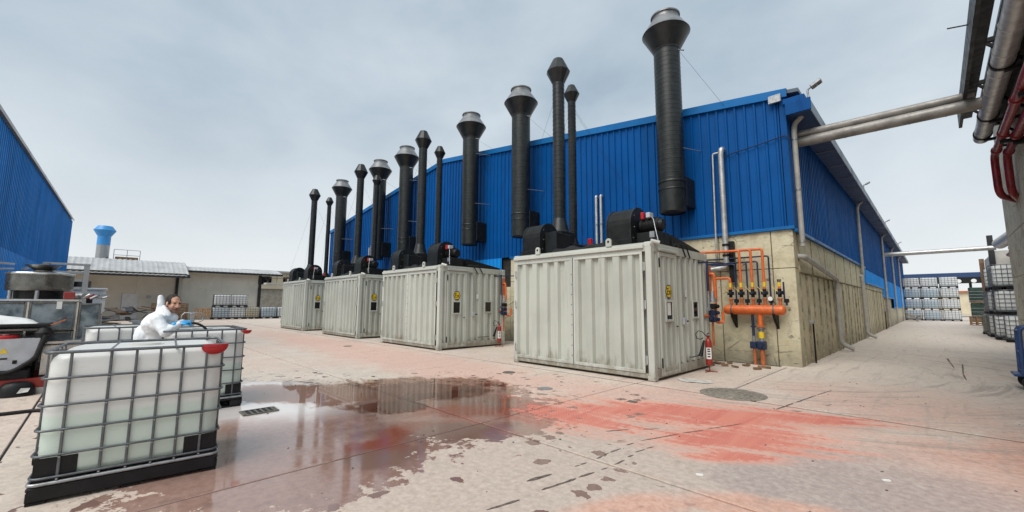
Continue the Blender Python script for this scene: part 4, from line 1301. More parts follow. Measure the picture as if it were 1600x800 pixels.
vb = MB().box(-3.36, -3.16, YM - .09, YM + .09, .40, .62, .02).build('main_valve', 'navy_paint', t)
MB().cyl((-3.26, YM - .09, .51), (-3.26, YM - .17, .51), .05, n=12).build('valve_knob', 'navy_paint', vb)
MB().cyl((-3.44, YM, zc - .1), (-3.44, YM, .75), .035, n=12).build('navy_riser', 'navy_paint', t)
MB().cyl((-3.44, YM, .75), (-3.44, YM, .60), .04, n=12).build('flexible_joint', 'galvanised', t)
v2 = MB().box(-3.53, -3.37, YM - .07, YM + .07, .42, .60, .015).build('valve', 'navy_paint', t)
MB().cyl((-3.44, YM, .0), (-3.44, YM, .45), .04, n=12).build('riser', 'dull_orange', t)
MB().cyl((-3.44, YM, .97), (-3.44, YM, 1.01), .065, n=12).build('flange', 'navy_paint', t)

# gas trains on the sides of the containers, extinguishers
def gas_train(cx, label):
    x, y = cx + .16, 8.05 + 2.85
    t = thing('gas_train', label, 'gas valves', (x, y, 0), group='gas valve trains on the containers')
    pipe('navy_pipe', [(x - .05, y - .12, 2.62), (x - .05, y - .12, 2.66), (x - .05, y - .12, 1.9)], .03, 'navy_paint', t, .02)
    pipe('navy_pipe', [(x - .05, y - .12, 1.9), (x - .05, y - .12, 1.45)], .026, 'galvanised', t, .02)
    pipe('navy_header', [(x - .3, y - .35, 2.62), (x - .05, y - .12, 2.62), (x + .05, y + .7, 2.66)], .02, 'navy_paint', t, .03)
    pipe('orange_loop', [(x - .12, y + .0, 2.32), (x + .06, y + .0, 2.34), (x + .06, y + .05, 1.7)], .036, 'orange_paint', t, .06)
    pipe('orange_pipe', [(x - .08, y + .05, 2.55), (x - .08, y + .05, 1.75)], .055, 'dull_orange', t, .05)
    pipe('orange_bend', [(x + .05, y + .05, 1.5), (x + .05, y + .05, 1.12), (x + .16, y + .2, 1.12), (x + .16, y + .2, 1.4)], .036, 'orange_paint', t, .07)
    pipe('orange_stub', [(x - .2, y - .05, 1.28), (x + .02, y - .05, 1.28)], .035, 'orange_paint', t, .05)
    MB().cyl((x, y, 1.72), (x, y, 1.9), .06, .045, n=14).build('regulator_bell', 'galvanised', t)
    MB().cyl((x, y, 1.62), (x, y, 1.72), .095, n=16).build('regulator', 'galvanised', t)
    for z_, c_ in ((1.52, 'black_metal'), (1.36, 'navy_paint'), (1.2, 'navy_paint')):
        b_ = MB().box(x - .08, x + .08, y - .10, y + .10, z_ - .07, z_ + .07, .02).build('valve_body', c_, t)
        MB().cyl((x + .08, y, z_), (x + .14, y - .02, z_), .045, n=12).build('valve_knob', c_, b_)
    MB().cyl((x - .04, y - .14, 1.45), (x - .04, y - .22, 1.45), .05, n=14).build('gauge', 'galvanised', t)
    MB().box(x - .02, x + .05, y - .2, y - .1, 1.18, 1.3, .01).build('valve_body', 'navy_paint', t)
    pipe('drop_pipe', [(x - .02, y, 1.13), (x - .02, y, .55)], .028, 'dull_orange', t, .03)
def extinguisher(x, y, label, h=.0):
    t = thing('fire_extinguisher', label, 'fire extinguisher', (x, y, 0), group='fire extinguishers')
    MB().lathe([(0, .15), (.06, .15), (.072, .165), (.074, .20), (.074, .66), (.068, .71), (.045, .755), (.03, .77), (.03, .80), (0, .80)], (x, y, 0), 20).build('cylinder', 'red_paint', t)
    MB().box(x - .035, x + .035, y - .03, y + .03, .80, .84, .008).build('valve_head', 'red_paint', t)
    MB().bar((x - .02, y - .02, .86), (x + .06, y - .10, .90), .025, .012).build('lever', 'black_plastic', t)
    MB().tube([(x - .04, y, .82), (x - .12, y - .03, .92), (x - .2, y - .06, .94), (x - .26, y - .07, .86), (x - .24, y - .06, .76), (x - .16, y - .04, .74), (x - .1, y - .03, .78)], .010, 8).build('hose', 'black_rubber', t)
    MB().cyl((x - .08, y - .05, .72), (x - .13, y - .16, .36), .02, .05, n=12).build('horn', 'black_plastic', t)
    a0 = math.atan2(-y, -x)
    m = MB(); V = []
    for i in range(7):
        a = a0 + (i - 3) * .28
        V += [(x + .0755 * math.cos(a), y + .0755 * math.sin(a), .30), (x + .0755 * math.cos(a), y + .0755 * math.sin(a), .56)]
    m.add(V, [(2 * i, 2 * i + 2, 2 * i + 3, 2 * i + 1) for i in range(6)], True)
    m.build('printed_band', 'paper', t)
    for z_ in (.34, .40, .46, .51):
        m = MB(); V = []
        for i in range(5):
            a = a0 + (i - 2) * .2
            V += [(x + .0762 * math.cos(a), y + .0762 * math.sin(a), z_), (x + .0762 * math.cos(a), y + .0762 * math.sin(a), z_ + .03)]
        m.add(V, [(2 * i, 2 * i + 2, 2 * i + 3, 2 * i + 1) for i in range(4)], True)
        m.build('print_block', 'black_plastic', t)
    MB().cyl((x, y, .02), (x, y, .15), .014, n=8).build('stand_post', 'red_paint', t)
    st = MB()
    for a in (0, 120, 240):
        st.bar((x, y, .015), (x + .17 * math.cos(rad(a + 20)), y + .17 * math.sin(rad(a + 20)), .012), .025, .016)
    st.build('stand_foot', 'red_paint', t)
gas_train(-4.07, 'orange and navy gas valve train at the rear corner of the nearest container')
gas_train(-11.68, 'orange and navy gas valve train on the side of the second container from the right')
extinguisher(-3.82, 10.25, 'red fire extinguisher on a stand beside the nearest container')
extinguisher(-11.40, 10.55, 'red fire extinguisher beside the second container from the right')
# orange post at the left rear edge of the gap between containers
tag(MB().box(-8.32, -8.22, 10.4, 10.5, 0, 2.6, .01).build('orange_post', 'dull_orange'), 'tall slim orange post in the gap between the two nearest containers', 'post')
# rags and puddled paper by the container
x, y = G(1086, 596)
m = MB(); V = []
n_ = 10
for i in range(n_ + 1):
    for j in range(n_ + 1):
        u, v_ = i / n_ - .5, j / n_ - .5
        V.append((x + u * .6 + .05 * math.sin(v_ * 9), y + v_ * .35 + .06 * math.sin(u * 7), .006 + .035 * max(0, math.sin(u * 11 + v_ * 5)) * max(0, math.cos(v_ * 9 + 1)) + .01 * random.random()))
m.add(V, [(i * (n_ + 1) + j, (i + 1) * (n_ + 1) + j, (i + 1) * (n_ + 1) + j + 1, i * (n_ + 1) + j + 1) for i in range(n_) for j in range(n_)], True)
tag(m.build('plastic_sheet', 'off_white'), 'crumpled white plastic sheet on the floor beside the nearest container', 'sheet')
x, y = G(1160, 573)
m = MB()
for i in range(14):
    a = random.uniform(0, 6.28); q = (x + random.uniform(-.7, .5), y + random.uniform(-.4, .4))
    R = Matrix.Rotation(a, 3, 'Z') @ Matrix.Rotation(random.uniform(-.3, .3), 3, 'X')
    m.obox((*q, .03), (random.uniform(.04, .16), random.uniform(.02, .06), random.uniform(.006, .03)), R)
tag(m.build('rubble', 'dark_wood'), 'dirt and scraps heaped at the foot of the concrete wall', 'rubble', kind='stuff')

# ------------------------------------------------------------------ pipes across the alley
def bridge(name, pts, r, mat, label, rings=True):
    t = thing(name, label, 'pipe', pts[0], group='pipes crossing the alley')
    MB().tube(fillet(pts, .25, 6), r, 18).build('pipe', mat, t)
    if rings:
        for i in range(1, 6):
            a, b = Vector(pts[0]), Vector(pts[1])
            q = a.lerp(b, i / 6); d = (b - a).normalized()
            MB().cyl(q - d * .012, q + d * .012, r + .005, n=18).build('joint_band', mat, t)
    return t
bridge('crossing_pipe', [(XS - .05, 13.32, 6.02), (1.12, 13.42, 6.0)], .135, 'cladded_pipe', 'thick lower insulated pipe bridging the alley near the corner')
bridge('crossing_pipe', [(XS - .05, 13.40, 6.27), (.98, 13.50, 6.25)], .10, 'cladded_pipe', 'thinner upper pipe bridging the alley near the corner')
bridge('crossing_pipe', [(XS - .05, 40.5, 5.27), (3.0, 40.2, 5.27)], .15, 'silver_pipe', 'single pipe bridging the alley far down')

# ------------------------------------------------------------------ building at the right edge
XW = 1.69
rb = thing('concrete_building', 'grey concrete panel building at the right edge', 'building', (XW, 18.4, 0))
MB().box(XW + .12, 9.0, 4.0, 19.3, 0, 7.2).build('core', 'grey_concrete', rb)
for i in range(6):
    z0 = -.05 + i * 1.22
    yy = 4.0
    j = 0
    while yy < 19.3:
        y1 = min(yy + 2.4, 19.4)
        MB().box(XW + random.uniform(-.004, .004), XW + .2, yy + .006, y1 - .006, z0 + .006, z0 + 1.22 - .006, .01).build('concrete_panel', 'grey_concrete', rb)
        yy = y1
MB().box(XW + .004, 9.0, 19.402, 19.5, 0, 7.2, .01).build('end_wall', 'grey_concrete', rb)
MB().box(XW - .35, 9.3, 3.6, 17.2, 7.27, 7.4, .02).build('roof', 'dark_trim', rb)
t = thing('pipe_rack', 'dark cable tray under the eave of the concrete building', 'cable tray', (1.0, 16.0, 6.3))
MB().box(.80, .86, 4.0, 15.6, 6.18, 6.62).build('tray_side', 'dark_trim', t)
MB().box(.86, 1.05, 4.0, 15.6, 6.40, 6.46).build('tray_floor', 'dark_trim', t)
for y_ in (7.2, 9.3, 11.4, 13.5, 15.2):
    MB().box(.96, XW, y_ - .04, y_ + .04, 6.46, 6.54).build('tray_bracket', 'black_metal', t)
    MB().bar((1.05, y_, 6.46), (XW, y_, 5.7), .05, .05).build('brace', 'black_metal', t)
for y_ in (8.8, 10.6):
    MB().cyl((.55, y_, 6.6), (.95, y_, 6.52), .012, n=6).build('spike', 'black_metal', t)
t = thing('insulated_pipe', 'thick silver insulated pipe along the eave of the concrete building', 'pipe', (1.2, 16, 5.9), group='pipes along the concrete building')
MB().cyl((1.2, 3.6, 5.95), (1.2, 16.1, 5.95), .155, n=24).build('pipe', 'silver_pipe', t)
y_ = 5.0
while y_ < 16:
    MB().cyl((1.2, y_ - .015, 5.95), (1.2, y_ + .015, 5.95), .162, n=24).build('joint_band', 'silver_pipe', t)
    y_ += .95
for y_ in (8.3, 11.2, 14.2, 15.7):
    MB().cyl((1.2, y_ - .04, 5.95), (1.2, y_ + .04, 5.95), .175, n=24).build('hanger', 'black_metal', t)
    MB().box(1.2, XW, y_ - .04, y_ + .04, 5.74, 5.80).build('hanger_arm', 'black_metal', t)
MB().box(1.30, XW, 3.6, 15.8, 6.12, 6.20).build('backing_tray', 'dark_trim', t)
MB().cyl((1.2, 16.1, 5.95), (1.2, 16.13, 5.95), .12, n=20).build('end_cap', 'dark_trim', t)
t = thing('conduit', 'thin dark pipe between the silver and red pipes on the concrete building', 'pipe', (1.45, 16, 5.8), group='pipes along the concrete building')
MB().tube(fillet([(1.45, 3.6, 5.86), (1.45, 15.9, 5.86), (1.45, 15.9, 5.6), (1.7, 15.9, 5.6)], .08), .035, 10).build('pipe', 'dark_trim', t)
for k_, (x_, z_, ye, lab) in enumerate(((1.36, 5.38, 16.0, 'outer dark red pipe along the concrete building'), (1.55, 5.30, 15.8, 'inner dark red pipe along the concrete building'))):
    t = thing('red_pipe', lab, 'pipe', (x_, ye, z_), group='dark red pipes on the concrete building')
    MB().tube(fillet([(x_, 3.6, z_), (x_, ye, z_), (x_, ye, 4.35 + .0 * k_), (XW + .05, ye + .9, 4.32)], .28, 7), .075, 16).build('pipe', 'crimson_pipe', t)
    for y_ in (7, 9.4, 11.8, 14.0, 15.4):
        MB().cyl((x_, y_ - .05, z_), (x_, y_ + .05, z_), .098, n=16).build('coupling', 'crimson_pipe', t)
    for y_ in (8.3, 11.2, 14.2):
        MB().box(x_ - .05, XW, y_ - .05, y_ + .05, z_ - .16, z_ - .09).build('support_arm', 'black_metal', t)
# annex beyond the concrete building
ab = thing('annex', 'beige clad annex with brown column behind the stacked tanks at right', 'building', (3.0, 44, 0))
for i in range(5):
    MB().box(3.0 + .01 * (i % 2), 8, 41.5 + i * 1.6 + .006, 43.1 + i * 1.6 - .006, 0, 5.2, .02).build('wall_panel', 'off_white', ab)
MB().box(2.72, 2.98, 49.5, 49.8, 0, 5.3).build('column', 'dark_wood', ab)
MB().box(2.72, 2.98, 41.2, 41.5, 0, 6.2).build('column', 'dark_trim', ab)
MB().box(2.70, 3.0, 49.46, 49.85, 0, 1.5, .01).build('column_guard', 'red_paint', ab)
MB().cyl((3.0, 38, 5.3), (3.6, 25, 5.3), .32, n=18).build('duct', 'silver_pipe', ab)
MB().cyl((3.3, 38, 4.6), (3.5, 25, 4.6), .12, n=14).build('red_pipe', 'crimson_pipe', ab)
MB().cyl((3.4, 38, 5.0), (3.6, 25, 5.0), .12, n=14).build('red_pipe', 'crimson_pipe', ab)
MB().box(3.9, 9, 19.6, 41.4, 0, 5.6).build('rear_wall', 'off_white', ab)

# ------------------------------------------------------------------ intermediate bulk containers (tanks in cages)
TW, TL, TH = 1.0, 1.2, 1.16       # x, y, z
def rr(hx, hy, r, seg=4):
    o = []
    for cx, cy, a0 in ((hx - r, hy - r, 0), (-hx + r, hy - r, 90), (-hx + r, -hy + r, 180), (hx - r, -hy + r, 270)):
        for i in range(seg + 1):
            a = rad(a0 + 90 * i / seg)
            o.append((cx + r * math.cos(a), cy + r * math.sin(a)))
    return o
def bottle_mesh(m, hx, hy, z0, z1, r=.12, rz=.09, seg=6):
    rings = []
    for z, ins in [(z0, .06), (z0 + .025, .018), (z0 + .07, .0)] + [(z0 + .07 + (z1 - rz - z0 - .07) * i / 8, -.006 * math.sin(math.pi * i / 8)) for i in range(1, 8)] + [(z1 - rz, 0), (z1 - rz * .55, .012), (z1 - rz * .2, .045), (z1, .10)]:
        rings.append([(x, y, z) for x, y in rr(hx - ins, hy - ins, r, seg)])
    n = len(rings[0]); V = [q for g in rings for q in g]
    m.add(V, [(i * n + j, i * n + (j + 1) % n, (i + 1) * n + (j + 1) % n, (i + 1) * n + j) for i in range(len(rings) - 1) for j in range(n)], True)
    m.add(rings[-1], [tuple(range(n))], False)
    m.add(rings[0], [tuple(range(n - 1, -1, -1))], False)
HOOPS = (.19, .355, .545, .735, .945)
def make_ibc(label, mat):
    """detailed tank: every cage bar a part"""
    t = thing('caged_tank', label, 'IBC tank')
    hx, hy = TW / 2, TL / 2
    m = MB(); bottle_mesh(m, hx - .028, hy - .028, .165, 1.145)
    b = m.build('bottle', mat, t)
    MB().lathe([(.13, 1.13), (.13, 1.15), (.105, 1.152), (.105, 1.158), (0, 1.159)], (0, 0, 0), 24).build('screw_lid', 'off_white', t)
    # hoops
    for z in HOOPS:
        MB().tube([(x, y, z) for x, y in rr(hx - .004, hy - .004, .07, 4)], .0095, 8, closed=True).build('cage_hoop', 'cage_steel', t)
    MB().tube([(x, y, TH - .012) for x, y in rr(hx - .004, hy - .004, .07, 4)], .013, 8, closed=True).build('top_rim', 'cage_steel', t)
    MB().tube([(x, y, .148) for x, y in rr(hx - .004, hy - .004, .05, 4)], .014, 8, closed=True).build('bottom_rim', 'galvanised', t)
    # uprights
    for s in (-1, 1):
        for y in (-.44, -.205, -.045, .115, .275, .45):
            MB().box(s * (hx - .022), s * (hx - .008), y - .0095, y + .0095, .15, TH - .02, .004).build('cage_upright', 'cage_steel', t)
            for z in HOOPS:
                pass
        for x in (-.36, -.18, 0, .18, .36):
            MB().box(x - .0095, x + .0095, s * (hy - .022), s * (hy - .008), .15, TH - .02, .004).build('cage_upright', 'cage_steel', t)
    # top cross bars
    for y in (-.22, .22):
        MB().tube([(-hx + .01, y, TH - .015), (-hx + .12, y, TH - .02), (hx - .12, y, TH - .02), (hx - .01, y, TH - .015)], .011, 8).build('top_bar', 'cage_steel', t)
    # weld studs on the visible crossings are tiny: one joined part
    m = MB()
    for z in HOOPS:
        for y in (-.44, -.205, -.045, .115, .275, .45):
            m.box(hx - .008, hx + .008, y - .006, y + .006, z - .022, z - .012)
    tag(m.build('weld_studs', 'galvanised', t), kind='stuff')
    # corner guards
    for sx in (-1, 1):
        for sy in (-1, 1):
            m = MB(); a = (hx - .024) * sx; bb = (hy - .024) * sy
            m.box(a - .012 * sx, a, bb, bb - .24 * sy, .165, .335); m.box(a, a - .2 * sx, bb - .012 * sy, bb + .001 * sy, .165, .335)
            m.build('corner_guard', 'black_plastic', t)
    # pallet
    pl = MB().box(-hx, hx, -hy, hy, .10, .135, .01).build('pallet_deck', 'black_plastic', t)
    for y in (-hy + .06, 0, hy - .06):
        MB().box(-hx + .01, hx - .01, y - .055, y + .055, .0, .022, .004).build('pallet_runner', 'black_plastic', pl)
        for x in (-hx + .08, 0, hx - .08):
            MB().box(x - .075, x + .075, y - .058, y + .058, .022, .10, .006).build('pallet_block', 'black_plastic', pl)
    MB().box(hx - .008, hx + .002, -hy + .02, hy - .02, .03, .125, .004).build('pallet_side', 'black_plastic', pl)
    # outlet valve at the -y side
    MB().cyl((0, -hy + .03, .22), (0, -hy - .05, .22), .045, n=14).build('outlet_valve', 'black_plastic', t)
    return t
def make_far_ibc(label, mat):
    t = thing('caged_tank', label, 'IBC tank')
    hx, hy = TW / 2, TL / 2
    m = MB(); bottle_mesh(m, hx - .028, hy - .028, .165, 1.115, .1, .08, 3)
    m.build('bottle', mat, t)
    m = MB()
    for z in HOOPS + (TH - .012, .148):
        m.tube([(x, y, z) for x, y in rr(hx - .002, hy - .002, .05, 2)], .013, 5, closed=True)
    for s in (-1, 1):
        for y in (-.44, -.22, 0, .22, .44):
            m.box(s * (hx - .02), s * (hx - .006), y - .011, y + .011, .15, TH - .02)
        for x in (-.36, -.18, 0, .18, .36):
            m.box(x - .011, x + .011, s * (hy - .02), s * (hy - .006), .15, TH - .02)
    m.build('cage', 'cage_steel', t)
    m = MB(); m.box(-hx, hx, -hy, hy, .10, .14)
    for y in (-hy + .06, 0, hy - .06):
        for x in (-hx + .08, 0, hx - .08):
            m.box(x - .09, x + .09, y - .07, y + .07, .0, .10)
    m.build('pallet', 'black_plastic', t)
    return t
ibc1 = make_ibc('nearest caged white tank at lower left, part full', 'ibc_part_full')
ibc1.location = (-5.40, .335, 0); ibc1.rotation_euler.z = rad(-5.0)
ibc1['group'] = 'caged tanks round the worker'
ibc2 = dup(ibc1, (-8.12, 1.15, 0), rad(88), 'caged white tank the worker leans on, red cap at its corner', 'caged tanks round the worker')
ibc3 = dup(ibc1, (-9.70, .40, 0), rad(3), 'caged white tank behind the worker, left of the one he leans on', 'caged tanks round the worker')
# red caps hung over the tank corners
def red_cap(x, y, z, rz_, label, sc=1.0):
    m = MB(); V = []; n = 18; rings = 6
    for i in range(rings + 1):
        a = math.pi / 2 * i / rings
        for j in range(n):
            b = 2 * math.pi * j / n
            V.append((.105 * math.cos(a) * math.cos(b), .05 * math.cos(a) * math.sin(b), -.075 * math.sin(a)))
    F = [(i * n + j, i * n + (j + 1) % n, (i + 1) * n + (j + 1) % n, (i + 1) * n + j) for i in range(rings) for j in range(n)]
    m.add(V, F, True)
    R = Matrix.Rotation(rz_, 3, 'Z')
    m.v = [tuple(R @ Vector(q)) for q in m.v]
    t = thing('hung_cap', label, 'scoop', (x, y, z), group='red caps on the tanks')
    ORG[t.name] = (0, 0, 0); t.scale = (sc, sc, sc)
    m.build('shell', 'red_plastic', t)
    m2 = MB(); m2.prism([(.108 * math.cos(2 * math.pi * j / n), .055 * math.sin(2 * math.pi * j / n)) for j in range(n)], 0, .022, 'xy')
    m2.v = [tuple(R @ Vector(q)) for q in m2.v]
    m2.build('brim', 'red_plastic', t)
red_cap(-4.88, .80, 1.135, rad(85), 'red plastic cap hung on the corner of the nearest tank')
red_cap(-7.50, 1.62, 1.12, rad(70), 'red plastic cap hung on the corner of the tank the worker leans on', .6)

# far stack across the end of the alley
GR = 'tanks stacked across the end of the alley'
F1 = make_far_ibc('', 'ibc_empty'); F2 = make_far_ibc('', 'ibc_bluish'); F3 = make_far_ibc('', 'ibc_yellow')
used = {}
def far(kind, loc, rz_, label, group):
    f = {'w': F1, 'b': F2, 'y': F3}[kind]
    if kind not in used:
        used[kind] = 1
        f.location = loc; f.rotation_euler.z = rz_
        return tag(f, label, None, group)
    return dup(f, loc, rz_, label, group)
rows = ['bottom row', 'second row up', 'third row up', 'top row']
cols = ['left column', 'middle column', 'right column']
for r_ in range(4):
    for c_ in range(3):
        k_ = 'w' if (r_ == 3 or c_ == 2) else 'b'
        far(k_, (-1.72 + c_ * 1.42 + random.uniform(-.04, .04), 64.2 + random.uniform(-.05, .05), r_ * 1.17), rad(90 + random.uniform(-2, 2)), 'caged tank, ' + rows[r_] + ', ' + cols[c_] + ' of the alley end stack', GR).scale = (1, 1.15, 1)
# stacks at the right of the alley
GR2 = 'tanks stacked at the right of the alley'
for c_, (x, y, n_) in enumerate(((2.45, 30.6, 3), (2.35, 33.0, 3))):
    for r_ in range(n_):
        far('w', (x + random.uniform(-.05, .05) - .1 * r_ * 0, y, r_ * 1.18), rad(random.uniform(-5, 5)), 'caged tank, ' + ['lowest', 'middle', 'topmost'][r_] + ' in the ' + ['near', 'far'][c_] + ' pile at the right of the alley', GR2)
far('y', (2.35, 35.2, 0), rad(8), 'single caged tank on the ground beyond the right hand piles', GR2)
far('w', (2.6, 28.9, 0), rad(-3), 'single caged tank in front of the right hand piles', GR2)
# green wrapped loads and pallets at the end
def load(x, y, z, w_, d_, h_, label, mat='green_wrap'):
    t = thing('wrapped_load', label, 'load', (x, y, z), group='wrapped loads at the alley end')
    MB().box(x - w_ / 2, x + w_ / 2, y - d_ / 2, y + d_ / 2, z + .14, z + h_, .06).build('wrap', mat, t)
    m = MB()
    for i in range(4):
        m.box(x - w_ / 2 - .01, x + w_ / 2 + .01, y - d_ / 2 - .012, y + d_ / 2 + .01, z + .2 + i * h_ / 5, z + .23 + i * h_ / 5)
    m.build('strap', 'galvanised', t)
    MB().box(x - w_ / 2, x + w_ / 2, y - d_ / 2, y + d_ / 2, z, z + .13).build('pallet', 'dark_wood', t)
load(3.3, 66.5, 0, 1.3, 1.2, 1.9, 'dark green wrapped load on the ground right of the tank stack')
load(3.4, 66.5, 1.95, 1.6, 1.2, 1.6, 'dark green wrapped load on top, right of the tank stack')
load(5.0, 67.0, 1.95, 1.5, 1.2, 1.5, 'second dark green wrapped load on top, farther right')
far('b', (4.6, 66.3, 0), rad(90), 'lone caged tank under the green wrapped loads at alley end', GR)
def pallet(x, y, z, rz_, label, mat='wood', n=1, upright=False, group='wooden pallets'):
    t = thing('wooden_pallet', label, 'pallet', (x, y, z), rz_, group)
    if upright:
        t.rotation_euler = (rad(80), 0, rz_)
    ORG[t.name] = (0, 0, 0)
    for i in range(n):
        zo = i * .15
        for yb in (-.34, 0, .34):
            MB().box(-.6, .6, yb - .05, yb + .05, zo + .02, zo + .11).build('bearer', mat, t)
        for k_ in range(7):
            xb = -.55 + k_ * 1.1 / 6
            MB().box(xb - .06, xb + .06, -.4, .4, zo + .11, zo + .135).build('board', mat, t)
        for k_ in range(3):
            xb = -.55 + k_ * .55
            MB().box(xb - .06, xb + .06, -.4, .4, zo, zo + .02).build('bottom_board', mat, t)
    return t
x, y = G(1519, 508)
pallet(x + .3, y, 0, rad(90), 'stack of orange wooden pallets before the green wrapped loads', n=5)
x, y = G(1420, 502)
m = MB()
tpl = thing('broken_pallet', 'broken pale pallet boards at the foot of the tank stack', 'pallet', (x, y, 0))
for i in range(10):
    R = Matrix.Rotation(random.uniform(0, 3), 3, 'Z') @ Matrix.Rotation(random.uniform(-.4, .4), 3, 'Y')
    MB().obox((x + random.uniform(-.5, .9), y + random.uniform(-.6, .2), .12 + random.random() * .5), (.5, .05, .012), R).build('board', 'wood', tpl)
# far buildings at the end of the alley
fb = thing('far_canopy', 'dark blue canopy roof far behind the stacked tanks', 'canopy', (6, 92, 0))
MB().box(-6, 22, 90, 98, 5.75, 6.5, .05).build('roof', 'soffit_blue', fb)
MB().box(-6, 22, 89.9, 90, 4.9, 5.8).build('fascia', 'black_metal', fb)
for i in range(9):
    MB().cyl((1.2 + i * 1.5, 89.85, 5.25), (1.2 + i * 1.5, 89.9, 5.25), .28, n=14).build('light_disc', 'white_paint', fb)  # white discs painted as the row of lights on the fascia
for x_ in (-5, 4, 13, 21):
    MB().box(x_ - .15, x_ + .15, 94, 94.3, 0, 5.75).build('column', 'dark_trim', fb)
fb = thing('far_building', 'cream building with flat roof far behind the alley', 'building', (12, 120, 0))
MB().box(0, 30, 118, 130, 0, 4.2).build('wall', 'far_cream', fb)
for i in range(8):
    MB().box(1.5 + i * 3.4, 3.2 + i * 3.4, 117.9, 118, 1.6, 3.0).build('window', 'black_glass', fb)
MB().box(-.3, 30.3, 117.6, 130.3, 4.2, 4.5).build('roof', 'dull_orange', fb)
# blue hand truck at the right edge
x, y = 1.05, 12.3
t = thing('hand_truck', 'blue steel trolley frame at the right edge', 'trolley', (x, y, 0))
for dy in (0, .5):
    MB().tube(fillet([(x, y + dy, .3), (x + .02, y + dy, 1.15), (x + .25, y + dy, 1.2)], .08), .03, 8).build('upright', 'blue_frame', t)
for z_ in (.35, .7, 1.1):
    MB().tube([(x + .01, y, z_), (x + .01, y + .5, z_)], .022, 8).build('rung', 'blue_frame', t)
MB().box(x - .12, x + .5, y - .02, y + .52, .25, .30, .01).build('toe_plate', 'blue_frame', t)
for dy in (-.05, .55):
    MB().cyl((x + .1, y + dy - .03, .14), (x + .1, y + dy + .03, .14), .14, n=18).build('wheel', 'black_rubber', t)

# ------------------------------------------------------------------ left blue building
CX, CY, BH = -40.5, -2.0, 7.0
DX, DY = 1.0, -.030
lb = thing('blue_building', 'blue corrugated building at the left edge', 'building', (CX, CY, 0))
def LP(s, off=0.0):
    return (CX + DX * s - off * DY * 0, CY + DY * s + off)
s = 0.0; kk = 0
while s < 24:
    for z0, z1, mat in ((3.30, BH, 'pale_blue_cladding'), (0, 3.32, 'light_blue_cladding')):
        pts = sheet(s, s + 1.012, 0, 0, .035, .25)
        o0 = .003 * (kk % 2) + (.006 if z0 == 0 else 0)
        A = [(*LP(q, o0 + o), z0) for q, o in pts]; B = [(*LP(q, o0 + o), z1) for q, o in pts]
        n = len(pts)
        MB().add(A + B, [(i, i + 1, n + i + 1, n + i) for i in range(n - 1)]).build('cladding_sheet', mat, lb)
    s += 1.0; kk += 1
m = MB(); a, b = LP(-.05, .12), LP(24.2, .12); a2, b2 = LP(-.05, -.3), LP(24.2, -.3)
m.add([(*a, BH - .02), (*b, BH - .02), (*b, BH + .10), (*a, BH + .10), (*a2, BH + .10), (*b2, BH + .10)], [(0, 1, 2, 3), (3, 2, 5, 4)]); m.build('gutter', 'corroded_roof', lb)
a, b = LP(0), LP(24)
m = MB(); m.add([(a[0] + .03, a[1] - .05, 0), (b[0], b[1] - .05, 0), (b[0], b[1] - 12, 0), (a[0] + .03, a[1] - 12, 0), (a[0] + .03, a[1] - .05, BH), (b[0], b[1] - .05, BH), (b[0], b[1] - 12, BH + 1.5), (a[0] + .03, a[1] - 12, BH + 1.5)],
      [(0, 1, 5, 4), (1, 2, 6, 5), (2, 3, 7, 6), (3, 0, 4, 7), (4, 5, 6, 7)]); m.build('core', 'soffit_blue', lb)
MB().box(CX - .02, CX + .08, CY - .1, CY + .05, 0, BH, .01).build('corner_trim', 'blue_trim', lb)

# ------------------------------------------------------------------ shed behind
XSH = -50.5
sh = thing('shed', 'low beige shed with corrugated roof behind the worker', 'shed', (XSH, 4, 0))
yy = -14.0
while yy < 11.6:
    y1 = min(yy + 3.2, 11.7)
    MB().box(XSH - .2, XSH + .004 * (int(yy) % 2), yy + .004, y1 - .004, 0, 4.55, .01).build('wall_panel', 'shed_wall', sh)
    yy = y1
MB().box(XSH - 8, XSH - .21, -14, 11.6, 0, 4.5).build('core', 'off_white', sh)
for y_, w_ in ((4.85, .22), (11.75, .26), (-3.0, .22)):
    MB().box(XSH + .02, XSH + .22, y_ - w_ / 2, y_ + w_ / 2, 0, 4.45).build('column', 'dark_trim', sh)
d_ = MB().box(XSH + .01, XSH + .06, 1.15, 2.2, 0, 2.3, .01).build('door', 'white_paint', sh)
MB().box(XSH + .07, XSH + .13, 1.22, 1.40, 1.05, 1.10).build('door_handle', 'black_metal', d_)
MB().box(XSH + .02, XSH + .05, 1.08, 1.15, 0, 2.37).build('door_frame', 'grey_plastic', d_)
MB().box(XSH + .01, XSH + .12, 2.75, 3.05, 1.95, 2.2, .02).build('wall_box', 'grey_plastic', sh)
MB().box(XSH + .01, XSH + .10, -.35, -.0, 1.9, 2.1, .02).build('wall_box', 'grey_plastic', sh)
MB().box(XSH + .02, XSH + .1, -3.2, -.9, 2.6, 3.3).build('dark_window', 'black_glass', sh)
